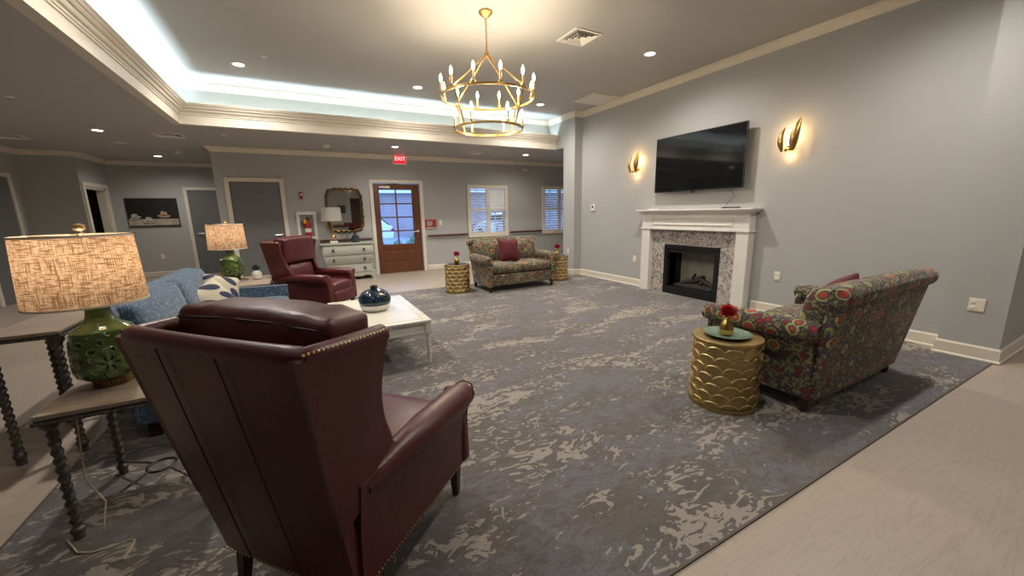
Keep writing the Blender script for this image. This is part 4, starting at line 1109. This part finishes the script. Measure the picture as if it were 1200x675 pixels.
# lamp cord
tag(B().tube([(-1.03, 2.50, .56), (-1.04, 2.48, .35), (-1.02, 2.40, .20), (-.93, 2.30, .12), (-.94, 2.26, .02)], .0035, 6).build('lamp_cord', M['cord']), 'pale lamp cord hanging down under the near side table', 'cord')
tag(B().tube([(-1.06, 2.25, .0115), (-1.02, 2.19, .0115), (-.985, 2.135, .0115), (-.93, 2.105, .0115), (-.865, 2.10, .0115), (-.81, 2.11, .0115), (-.79, 2.10, .0115), (-.79, 2.05, .0115), (-.795, 1.99, .0115)], .0032, 6).build('extension_cord', M['cord']),
    'pale cord lying on the carpet around the front leg of the near side table', 'cord')

# ---------------------------------------------------------------- coffee table
r = thing('coffee_table', 'white distressed bamboo style coffee table with a navy vase on it', 'coffee table', (.585, 4.09, FZ))
X, Y, H = .405, .66, .428
B().soft((2*X, 2*Y, .028), .008, (0, 0, H-.014)).build('tabletop', M['white_dist'], r)
b = B(); i = .07
for (a, c) in (((-X+i, -Y+i), (X-i, -Y+i)), ((X-i, -Y+i), (X-i, Y-i)), ((X-i, Y-i), (-X+i, Y-i)), ((-X+i, Y-i), (-X+i, -Y+i))):
    b.tube([(*a, H-.0005), (*c, H-.0005)], .0016, 5)
b.build('inlay_line', M['white_worn'], r)
b = B()
for s in (-1, 1):
    b.box(s*(X-.035)-.008, s*(X-.035)+.008, -Y+.06, Y-.06, H-.125, H-.028); b.box(-X+.06, X-.06, s*(Y-.035)-.008, s*(Y-.035)+.008, H-.125, H-.028)
b.build('apron', M['white_dist'], r, smooth=False)
def bamboo(b, p, q, rr, step=.11):
    p, q = Vector(p), Vector(q); d = q-p; L_ = d.length; n = max(2, round(L_/step)); P = []; R = []
    for k in range(n):
        for t, m_ in ((.0, 1.28), (.06, 1.0), (.5, .94), (.94, 1.0)): P.append(p+d*((k+t)/n)); R.append(rr*m_)
    P.append(q); R.append(rr*1.28); b.tube(P, rr, 10, rs=R)
b = B()
for s in (-1, 1):
    for z in (H-.033, H-.122):
        bamboo(b, (s*(X-.028), -Y+.05, z), (s*(X-.028), Y-.05, z), .010, .2); bamboo(b, (-X+.05, s*(Y-.028), z), (X-.05, s*(Y-.028), z), .010, .2)
b.build('bamboo_trim', M['white_dist'], r)
for sx in (-1, 1):
    for sy in (-1, 1):
        b = B(); x, y = sx*(X-.035), sy*(Y-.035); b.soft((.056, .056, .11), .006, (x, y, H-.083))
        P = []; R = []
        for k in range(5):
            for t, m_ in ((0, 1.15), (.1, 1.0), (.55, .93), (.92, 1.0)):
                q = (k+t)/5; P.append((x, y, (H-.138)*(1-q))); R.append((.023-.007*q)*m_)
        P.append((x, y, 0)); R.append(.017); b.tube(P, .02, 12, rs=R); b.build('leg', M['white_dist'], r)
r = thing('vase', 'round navy glazed vase with white foot on the coffee table', 'vase', (.60, 4.10, FZ+H+.0005))
P = [(.09, 0), (.115, .006), (.138, .030), (.151, .068)]
B().lathe(P, 56).build('vase_foot', M['vase_white'], r)
P = [(.151, .0682), (.157, .09), (.158, .115), (.150, .15), (.128, .183), (.095, .207), (.055, .220), (.036, .224), (.034, .238), (.040, .246), (.040, .254), (.030, .255), (.028, .235), (.001, .232)]
B().lathe(P, 56).build('vase_body', M['navy_glaze'], r, angle=60)

# ---------------------------------------------------------------- gold drum tables
def drum(label, loc):
    r = thing('drum_side_table', label, 'side table', loc, group='gold scalloped drum tables')
    R, H = .221, .50
    def f(u, v):
        a = 2*PI*u; z = .035+(H-.052)*v; n = 12; rh = .066
        # scale rows overlap: each scale has an arched raised upper rim
        best = 0
        zz = (z-.035)/rh
        k0 = int(math.floor(zz))
        t = None
        for k in (k0+1, k0, k0-1):
            off = .5 if k % 2 else 0; w = ((a*n/(2*PI)+off) % 1)-.5
            top = k+.62*math.sqrt(max(0, 1-(2*w)**2*.95))-.10         # arch height
            dd = top-zz
            if dd >= 0:
                t = dd
                # lowest arch that still covers this height
                if dd < best or best == 0: best = dd
        d = .003*max(0, 1-best*7.0)+.008*max(0, 1-best*1.05)
        rr = R-.010+d
        return (rr*cos(a), rr*sin(a), z)
    B().grid(f, 300, 120, cu=True).build('scalloped_side', M['gold_drum'], r, angle=80)
    b = B(); NN = 120
    for k in range(0, 7):
        off = .5 if k % 2 else 0; P = []
        for i in range(NN):
            a = 2*PI*i/NN; w = ((a*12/(2*PI)+off) % 1)-.5
            z = .035+.066*(k+.62*math.sqrt(max(0, 1-(2*w)**2*.95))-.10)
            if z > H-.024: z = H-.024
            if z < .040: z = .040
            P.append(((R+.0005)*cos(a), (R+.0005)*sin(a), z))
        b.tube(P, .0042, 6, closed=True)
    b.build('scallop_ridges', M['gold_bright'], r)
    B().lathe([(.001, 0), (R-.004, 0), (R+.002, .004), (R+.002, .033), (.001, .036)], 72).build('base_ring', M['gold_drum'], r)
    B().lathe([(.001, H-.022), (R+.0, H-.022), (R+.004, H-.018), (R+.004, H-.004), (R+.001, H), (.001, H)], 72).build('tabletop', M['gold_drum'], r)
    return r
DH = .5005+FZ
D = drum('gold scalloped drum table in the right foreground with a green plate on top', (2.595, 1.60, FZ))
dup(D, (2.40, 6.53, FZ), .6, 'gold scalloped drum table left of the far loveseat')
dup(D, (4.60, 6.56, FZ), 1.3, 'gold scalloped drum table between the far loveseat and the column')
r = thing('plate', 'round green plate lying on the near gold drum table', 'plate', (2.59, 1.60, DH))
B().lathe([(.001, .004), (.07, .004), (.09, .0), (.12, .010), (.150, .020), (.152, .023), (.118, .017), (.088, .008), (.001, .008)], 64).build('plate_dish', M['green_plate'], r)
def glass_top(x, y, label):
    tag(B().lathe([(.001, 0), (.165, 0), (.168, .003), (.165, .007), (.001, .007)], 64).build('glass_disc', M['dark_glass'], loc=(x, y, DH)), label, 'glass disc', 'dark glass discs on the far drum tables')
glass_top(2.40, 6.53, 'dark glass disc on the drum table left of the far loveseat')
glass_top(4.60, 6.56, 'dark glass disc on the drum table beside the column')
def bloom(b, c, R, n=150, petal=.02):
    for k in range(n):
        t = (k+.5)/n; ph = math.acos(1-1.75*t); th = k*2.39996
        d = Vector((sin(ph)*cos(th), sin(ph)*sin(th), cos(ph)*.75)); rr = R*(.82+.25*random.random())
        e = d.cross(Vector((0, 0, 1))); e = e.normalized() if e.length > .01 else Vector((1, 0, 0))
        q = d.cross(e).normalized(); w = petal*.5
        p0 = Vector(c)+d*rr*.25; p1 = Vector(c)+d*rr*.75+q*random.uniform(-.004, .004); p2 = Vector(c)+d*rr
        vs = [b.bm.verts.new(p) for p in (p0-e*w*.5, p0+e*w*.5, p1+e*w, p2+e*w*.55+q*.003, p2-e*w*.55-q*.003, p1-e*w)]
        b.bm.faces.new((vs[0], vs[1], vs[2], vs[5])); b.bm.faces.new((vs[5], vs[2], vs[3], vs[4]))
def bud_vase(label, flabel, x, y, z):
    r = thing('bud_vase', label, 'vase', (x, y, z), group='gold bud vases')
    B().lathe([(.028, 0), (.042, .01), (.049, .036), (.047, .054), (.036, .085), (.022, .108), (.018, .118), (.021, .130), (.014, .128), (.001, .11)], 9).build('vase_body', M['gold'], r, angle=25)
    f = thing('carnation', flabel, 'flower', (x, y, z+.140), group='red carnations')
    b = B(); bloom(b, (0, 0, .035), .064); b.build('petals', M['carn'], f, smooth=False, recalc=False)
    b = B(); b.tube([(0, 0, -.012), (0, 0, .02)], .003, 6).lathe([(.004, .0), (.012, .012), (.010, .02)], 10); b.build('stem', M['stem'], f)
bud_vase('small faceted gold bud vase on the green plate', 'red carnation in the gold vase on the near drum table', 2.575, 1.60, DH+.0085)
bud_vase('small gold bud vase on the drum table left of the far loveseat', 'red carnation on the drum table left of the far loveseat', 2.40, 6.53, DH+.0075)
bud_vase('small gold bud vase on the drum table beside the column', 'red carnation on the drum table beside the column', 4.60, 6.56, DH+.0075)

# ---------------------------------------------------------------- small things on the far side table
r = thing('potted_plant', 'small leafy plant in a white vase beside the far green lamp', 'potted plant', (-.56, 6.05, .6005))
B().lathe([(.04, 0), (.052, .01), (.058, .05), (.052, .085), (.034, .105), (.030, .115), (.024, .112), (.001, .10)], 28).build('pot', M['vase_white'], r)
b = B()
for k in range(34):
    a = random.random()*2*PI; t = random.uniform(.15, 1); p0 = Vector((.01*cos(a), .01*sin(a), .10)); p1 = Vector((.06*t*cos(a), .06*t*sin(a), .10+.10*(1-.3*t)+random.uniform(-.01, .01)))
    d = (p1-p0).normalized(); e = d.orthogonal().normalized()*.011; m_ = p0.lerp(p1, .6)
    vs = [b.bm.verts.new(q) for q in (p0, m_+e, p1, m_-e)]; b.bm.faces.new(vs)
b.build('leaves', M['plant'], r, smooth=False, recalc=False)

# ---------------------------------------------------------------- chest of drawers
r = thing('chest_of_drawers', 'distressed sage chest with three bowed drawers under the gold mirror', 'chest of drawers', (.88, YE-.03, 0.0005))
W, D, H = .525, .43, .815
def bomb(z):  # silhouette swelling by height
    return .030*cos((z-.62)*9.5)
b = B(); 
pr = []
N = 24
for k in range(N+1):
    z = .14+(H-.04-.14)*k/N; pr.append((bomb(z), z))
for k in range(N):
    (d0, z0), (d1, z1) = pr[k], pr[k+1]
    vs = []
    for d, z in ((d0, z0), (d1, z1)):
        vs.append([b.bm.verts.new(p) for p in ((-W-d+.03, 0, z), (-W-d+.03, -D-d+.04, z), (W+d-.03, -D-d+.04, z), (W+d-.03, 0, z))])
    for i in range(4): b.bm.faces.new((vs[0][i], vs[0][(i+1) % 4], vs[1][(i+1) % 4], vs[1][i]))
b.box(-W+.02, W-.02, -D+.08, -.005, .13, .15); bmesh.ops.remove_doubles(b.bm, verts=b.bm.verts, dist=1e-5)
b.build('carcase', M['dresser'], r)
B().soft((2*W+.05, D+.05, .035), .010, (0, -(D+.0)/2, H-.0175)).build('top', M['dresser'], r)
for (z0, z1) in ((.165, .345), (.365, .545), (.565, .765)):
    def fd(u, v, z0=z0, z1=z1):
        z = z0+(z1-z0)*v; d = bomb(z); x = (W-.045+d*.9)*(2*u-1); return (x, -D-d+.030-.012*sin(PI*v), z)
    dr = B().slab(fd, 10, 8, .03).build('drawer', M['dresser'], r)
    for s in (-1, 1):
        zc = (z0+z1)/2; yy = -D-bomb(zc)+.030-.012-.016
        b = B(); b.lathe([(.022, 0), (.018, .008), (.008, .014), (.001, .018)], 12, Tr(s*.31, yy, zc+.012) @ Rx(PI/2))
        b.tube([(s*.31+.024*sin(a*PI/8), yy-.016, zc-.016+.028*cos(a*PI/8)) for a in range(16)], .006, 6, closed=True)
        b.build('ring_pull', M['black_metal'], dr)
# scalloped apron and feet
poly = [(-W+.0, 0), (-W+.06, 0), (-W+.085, .06), (-W+.13, .085)]
for k in range(15):
    t = k/14; poly.append((-W+.16+(2*W-.32)*t, .095-.028*abs(sin(t*PI*2.0))*(1 if .1 < t < .9 else .2)))
poly += [(W-.13, .085), (W-.085, .06), (W-.06, 0), (W, 0), (W, .15), (-W, .15)]
B().prism(poly, -D-.0, -D+.03, 'y').build('apron', M['dresser'], r, smooth=False)
for s in (-1, 1):
    B().prism([(-D+.03, 0), (-D+.09, 0), (-D+.12, .09), (-.12, .09), (-.09, 0), (0, 0), (0, .15), (-D+.03, .15)], s*W-.03*(s > 0), s*W+.03*(s < 0), 'x').build('side_foot', M['dresser'], r, smooth=False)
DZ = H+.001
# lamp with gold knot base
r = thing('table_lamp', 'gold sculptural lamp with white drum shade on the sage chest', 'table lamp', (.625, YE-.27, DZ))
B().soft((.15, .10, .05), .004, (0, 0, .025)).build('lamp_plinth', M['plastic_white'], r)
b = B(); P = []
for k in range(60):
    t = k/59; a = t*2*PI*1.6; P.append((.045*sin(a)*(1-.45*t), .025*cos(a), .065+.20*t+.02*sin(a*2)))
b.tube(P, .018, 10, rs=[.020-.006*t/60 for t in range(60)])
b.tube([(-.05, 0, .06), (-.055, .0, .12), (.0, -.01, .16), (.05, 0, .12), (.04, 0, .06)], .013, 10).tube([(0, 0, .24), (0, 0, .44)], .008, 8).tube([(0, 0, .44), (0, 0, .50)], .014, 8)
b.build('lamp_base', M['gold'], r)
bm = bmesh.new(); uvl = bm.loops.layers.uv.new('UVMap'); n = 48
A = [bm.verts.new((.205*cos(2*PI*i/n), .205*sin(2*PI*i/n), .47)) for i in range(n)]; C = [bm.verts.new((.19*cos(2*PI*i/n), .19*sin(2*PI*i/n), .76)) for i in range(n)]
for i in range(n):
    f = bm.faces.new((A[i], A[(i+1) % n], C[(i+1) % n], C[i]))
    for lp, uv in zip(f.loops, ((i/n, 0), ((i+1)/n, 0), ((i+1)/n, .5), (i/n, .5))): lp[uvl].uv = uv
bb = B(); bb.bm.free(); bb.bm = bm; bb.build('lamp_shade', M['white_shade'], r)
b = B()
for k in range(3): b.tube([(0, 0, .50), (.10*cos(k*2.1), .10*sin(k*2.1), .74), (.19*cos(k*2.1), .19*sin(k*2.1), .755)], .002, 5)
b.build('shade_spider', M['gold_frame'], r)
r = thing('vase', 'dark blue grey ceramic vase on the right of the sage chest', 'vase', (1.065, YE-.27, DZ))
B().lathe([(.06, 0), (.085, .02), (.092, .06), (.085, .12), (.05, .155), (.030, .165), (.028, .185), (.034, .20), (.026, .198), (.001, .17)], 36).build('vase_body', M['blue_grey'], r)
f = thing('flower_bunch', 'dark red flowers in the blue grey vase before the mirror', 'flowers', (1.065, YE-.27, DZ+.18))
b = B()
for k in range(16):
    a = random.random()*2*PI; rr = random.uniform(.0, .16); bloom(b, (rr*cos(a)*1.2-.04, rr*sin(a)*.7, .10+random.uniform(-.01, .13)), .045, 40, .022)
b.build('petals', M['carn_dark'], f, smooth=False, recalc=False)
b = B()
for k in range(9): b.tube([(0, 0, -.01), (.03*cos(k), .02*sin(k), .05), (.11*cos(k*1.3), .06*sin(k*1.3), .12)], .002, 5)
b.build('stems', M['stem'], f)
# wavy gold mirror
r = thing('wall_mirror', 'gold wavy framed wall mirror above the sage chest', 'mirror', (.935, YE-.004, 1.51))
def outline(off, n=120):
    P = []
    w, h = .385+off, .485+off
    for i in range(n):
        a = 2*PI*i/n; c, s = cos(a), sin(a); p = 5.0
        q = (abs(c)**p+abs(s)**p)**(-1/p); x, z = w*c*q, h*s*q
        k = 1+.022*cos(a*22); P.append((x*k, z*k))
    return P
b = B(); O, I = outline(0), outline(-.055); n = len(O)
mid = outline(-.027)
V = [[b.bm.verts.new((p[0], y, p[1])) for p in Q] for Q, y in ((O, -.002), (O, -.02), (mid, -.045), (I, -.025), (I, -.002))]
for k in range(4):
    for i in range(n): b.bm.faces.new((V[k][i], V[k][(i+1) % n], V[k+1][(i+1) % n], V[k+1][i]))
b.build('mirror_frame', M['gold_frame'], r)
b = B(); b.bm.faces.new([b.bm.verts.new((p[0]*1.03, -.012, p[1]*1.03)) for p in outline(-.06)]); b.build('mirror_glass', M['mirror'], r, smooth=False)

# ---------------------------------------------------------------- painting in the alcove
r = thing('framed_picture', 'dark picture of three hats on a pale table hanging in the alcove', 'picture', (-3.055, 12.5, 1.565))
B().box(-.475, .475, -.035, -.001, -.335, .335).build('canvas', M['art_black'], r, smooth=False, bevel=.003)
B().box(-.465, .455, -.0362, -.0352, -.305, -.155).build('painted_table', M['art_cloth'], r, smooth=False)
def hat(x, z, s, mt, tilt):
    T = Tr(x, -.0372, z) @ Ry(tilt)
    def poly(pts, yy, mt_, nm): B().prism(pts, yy-.0004, yy+.0004, 'y', T).build(nm, mt_, r, smooth=False)
    poly([(s*1.0*cos(a*PI/12)*.085, s*.032*sin(a*PI/12)-.012) for a in range(24)], .0006, M['art_shadow'], 'painted_shadow')
    poly([(s*.085*cos(a*PI/12), s*.026*sin(a*PI/12)) for a in range(24)], -.0004, mt, 'painted_brim')
    poly([(-.045*s, .0), (.045*s, 0), (.042*s, .062*s), (.015*s, .080*s), (0, .070*s), (-.018*s, .082*s), (-.042*s, .062*s)], -.0014, mt, 'painted_crown')
    poly([(-.046*s, .0), (.046*s, 0), (.045*s, .014*s), (-.045*s, .014*s)], -.0022, M['art_shadow'], 'painted_band')
hat(-.34, -.12, 1.25, M['art_hat'], -.25); hat(-.10, -.215, 1.4, M['art_hat'], .0); hat(.19, -.085, 1.4, M['art_tan'], .05)

# ---------------------------------------------------------------- wall behind the viewer, seen in the mirror
r = thing('framed_picture', 'small dark print on the wall behind the viewer, seen in the mirror', 'picture', (2.05, YB+.002, 1.72), PI)
B().box(-.20, .20, -.03, -.001, -.20, .20).build('picture_frame', M['black'], r, smooth=False); B().box(-.17, .17, -.032, -.0305, -.17, .17).build('print', M['art_green'], r, smooth=False)
r = thing('handrail', 'brown wooden handrail on the wall behind the viewer', 'handrail', (1.4, YB, .86), PI)
B().soft((1.9, .035, .14), .012, (0, -.065, 0)).build('rail', M['brown_rail'], r)
for x in (-.7, .7): B().tube([(x, -.002, -.10), (x, -.05, -.08), (x, -.065, -.05)], .007).build('bracket', M['chrome'], r)
b = B().box(2.3, 4.5, YB-1.2, YB-1.1, 0, 2.5).box(2.3, 2.4, YB-1.1, YB-.121, 0, 2.5).box(4.4, 4.5, YB-1.1, YB-.121, 0, 2.5).box(2.3, 4.5, YB-1.2, YB-.121, 2.4, 2.5).box(2.3, 4.5, YB-1.2, YB-.2, -.1, 0)
struct(b.build('wall_service', wood('dark_brown_wall', (.05, .02, .01), (.09, .04, .02)), smooth=False))

# ---------------------------------------------------------------- outside
struct(B().box(-14, 34, YE+.19, 60, -.25, -.12).build('ground', M['asphalt'], smooth=False))
struct(B().box(-6, 12, YE+.9, 12.6, -.12, -.06).build('ground_walk', plain('pale_walkway', (.45, .46, .48), .9), smooth=False))
struct(B().box(-6, 12, 12.65, 14.4, -.12, -.05).build('ground_lawn', M['grass'], smooth=False))
r = thing('brick_building', 'brick building with white fascia and grey roof across the car park', 'building', (6, 27, -.12))
B().box(-22, 24, 0, 8, 0, 2.9).build('brick_wall', M['brick'], r, smooth=False)
B().box(-22.5, 24.5, -.5, 8.5, 2.9, 3.2).build('fascia', M['white'], r, smooth=False)
B().prism([(-.5, 3.2), (8.5, 3.2), (4, 5.9)], -22.5, 24.5, 'x').build('roof', M['roof'], r, smooth=False)
def car(label, x, y, rz):
    r = thing('car', label, 'car', (x, y, -.12), rz)
    prof = [(-2.2, .35), (-2.25, .60), (-2.2, .95), (-2.0, 1.02), (-1.55, 1.42), (-.9, 1.50), (.2, 1.47), (.95, 1.05), (1.9, .92), (2.2, .70), (2.22, .38)]
    B().prism(prof, -.85, .85, 'y').build('car_body', M['car'], r, bevel=.06, bseg=3)
    for s in (-1, 1): B().prism([(-1.6, 1.05), (-1.35, 1.36), (.1, 1.38), (.65, 1.05)], s*.853-.01, s*.853+.01, 'y').build('side_window', M['car_glass'], r, smooth=False)
    B().box(-2.02, -1.98, -.62, .62, 1.05, 1.07).prism([(-2.06, 1.02), (-1.58, 1.42), (-1.62, 1.44), (-2.10, 1.04)], -.65, .65, 'y').build('rear_window', M['car_glass'], r, smooth=False)
    for s in (-1, 1): B().soft((.16, .26, .12), .02, (-2.20, s*.735, .80)).build('tail_light', M['tail'], r)
    for xx in (-1.35, 1.4):
        for s in (-1, 1): B().lathe([(.14, -.11), (.31, -.11), (.33, -.08), (.33, .08), (.31, .11), (.14, .11)], 24, Tr(xx, s*.80, .33) @ Rx(PI/2)).build('wheel', M['rubber'], r)
    return r
car('white car parked outside, seen through the left panes of the exit door', 1.80, 20.5, PI)
car('white car parked outside, seen through the bright shuttered window', 10.2, 19.5, 1.7)
for (x, y, s, t) in ((2.35, 13.6, .30, 'small shrub outside behind the left lower door pane'), (2.95, 13.8, .30, 'small shrub outside behind the right lower door pane'), (3.5, 13.9, .40, 'light green shrub outside at the right edge of the door glass')):
    r = thing('shrub', t, 'shrub', (x, y, -.05)); b = B()
    for k in range(420):
        d = Vector((random.gauss(0, 1), random.gauss(0, 1), random.gauss(0, 1))).normalized()*s*random.uniform(.35, 1); c = Vector((d.x*.6, d.y*.6, s*1.0+d.z)); e = Vector((random.uniform(-1, 1), random.uniform(-1, 1), random.uniform(-1, 1))).normalized()*.035; g_ = e.orthogonal().normalized()*.02
        b.bm.faces.new([b.bm.verts.new(q) for q in (c-e, c+g_, c+e, c-g_)])
    b.build('foliage', M['shrub'], r, smooth=False, recalc=False)
    B().tube([(0, 0, 0), (.01, 0, s*.9)], .02, 7).build('stem', M['leg_wood'], r)
def patio_chair(x, y, rz, label):
    r = thing('patio_chair', label, 'patio chair', (x, y, -.059), rz, group='lattice patio chairs')
    b = B(); w, zb, zt = .27, .70, 1.13
    b.tube([(-w, .24, 0), (-w, .25, .45), (-w, .30, zt), (0, .31, zt+.04), (w, .30, zt), (w, .25, .45), (w, .24, 0)], .014, 8)
    b.build('back_frame', M['patio'], r)
    b = B()
    for k in range(-4, 8):
        for s in (-1, 1):
            a = (s*(-w+.09*k), zb-.05); c = (s*(-w+.09*k+.45), zt)
            # clip to frame
            x0, z0, x1, z1 = a[0], a[1], c[0], c[1]
            def cl(t): return x0+(x1-x0)*t, z0+(z1-z0)*t
            ts = [t/20 for t in range(21) if abs(cl(t/20)[0]) <= w]
            if len(ts) > 1: p, q = cl(ts[0]), cl(ts[-1]); b.tube([(p[0], .27, p[1]), (q[0], .29, q[1])], .008, 6)
    b.build('lattice_back', M['patio'], r)
    B().soft((2*w, .5, .03), .01, (0, 0, .44)).build('seat', M['patio'], r)
    for s in (-1, 1):
        B().tube([(s*w, -.24, 0), (s*w, -.24, .62), (s*w, .25, .66)], .013, 8).build('arm', M['patio'], r)
    return r
pc = patio_chair(4.62, 10.55, 2.9, 'black lattice backed patio chair outside the left half of the bright window')
dup(pc, (5.28, 10.6, -.059), 3.3, 'black lattice backed patio chair outside the right half of the bright window', 'lattice patio chairs')
# porch roof over the walkway, grey sky
w = bpy.data.worlds.new('dusk_sky'); scene.world = w; w.use_nodes = True; nt = w.node_tree; nt.nodes.clear()
bg = nt.nodes.new('ShaderNodeBackground'); out = nt.nodes.new('ShaderNodeOutputWorld'); bg.inputs[0].default_value = (.27, .50, 1.0, 1); bg.inputs[1].default_value = 2.0
nt.links.new(bg.outputs[0], out.inputs[0])
vs = scene.view_settings; vs.view_transform = 'Standard'; vs.look = 'None'; vs.gamma = 1; vs.use_curve_mapping = False; vs.exposure = 1.5
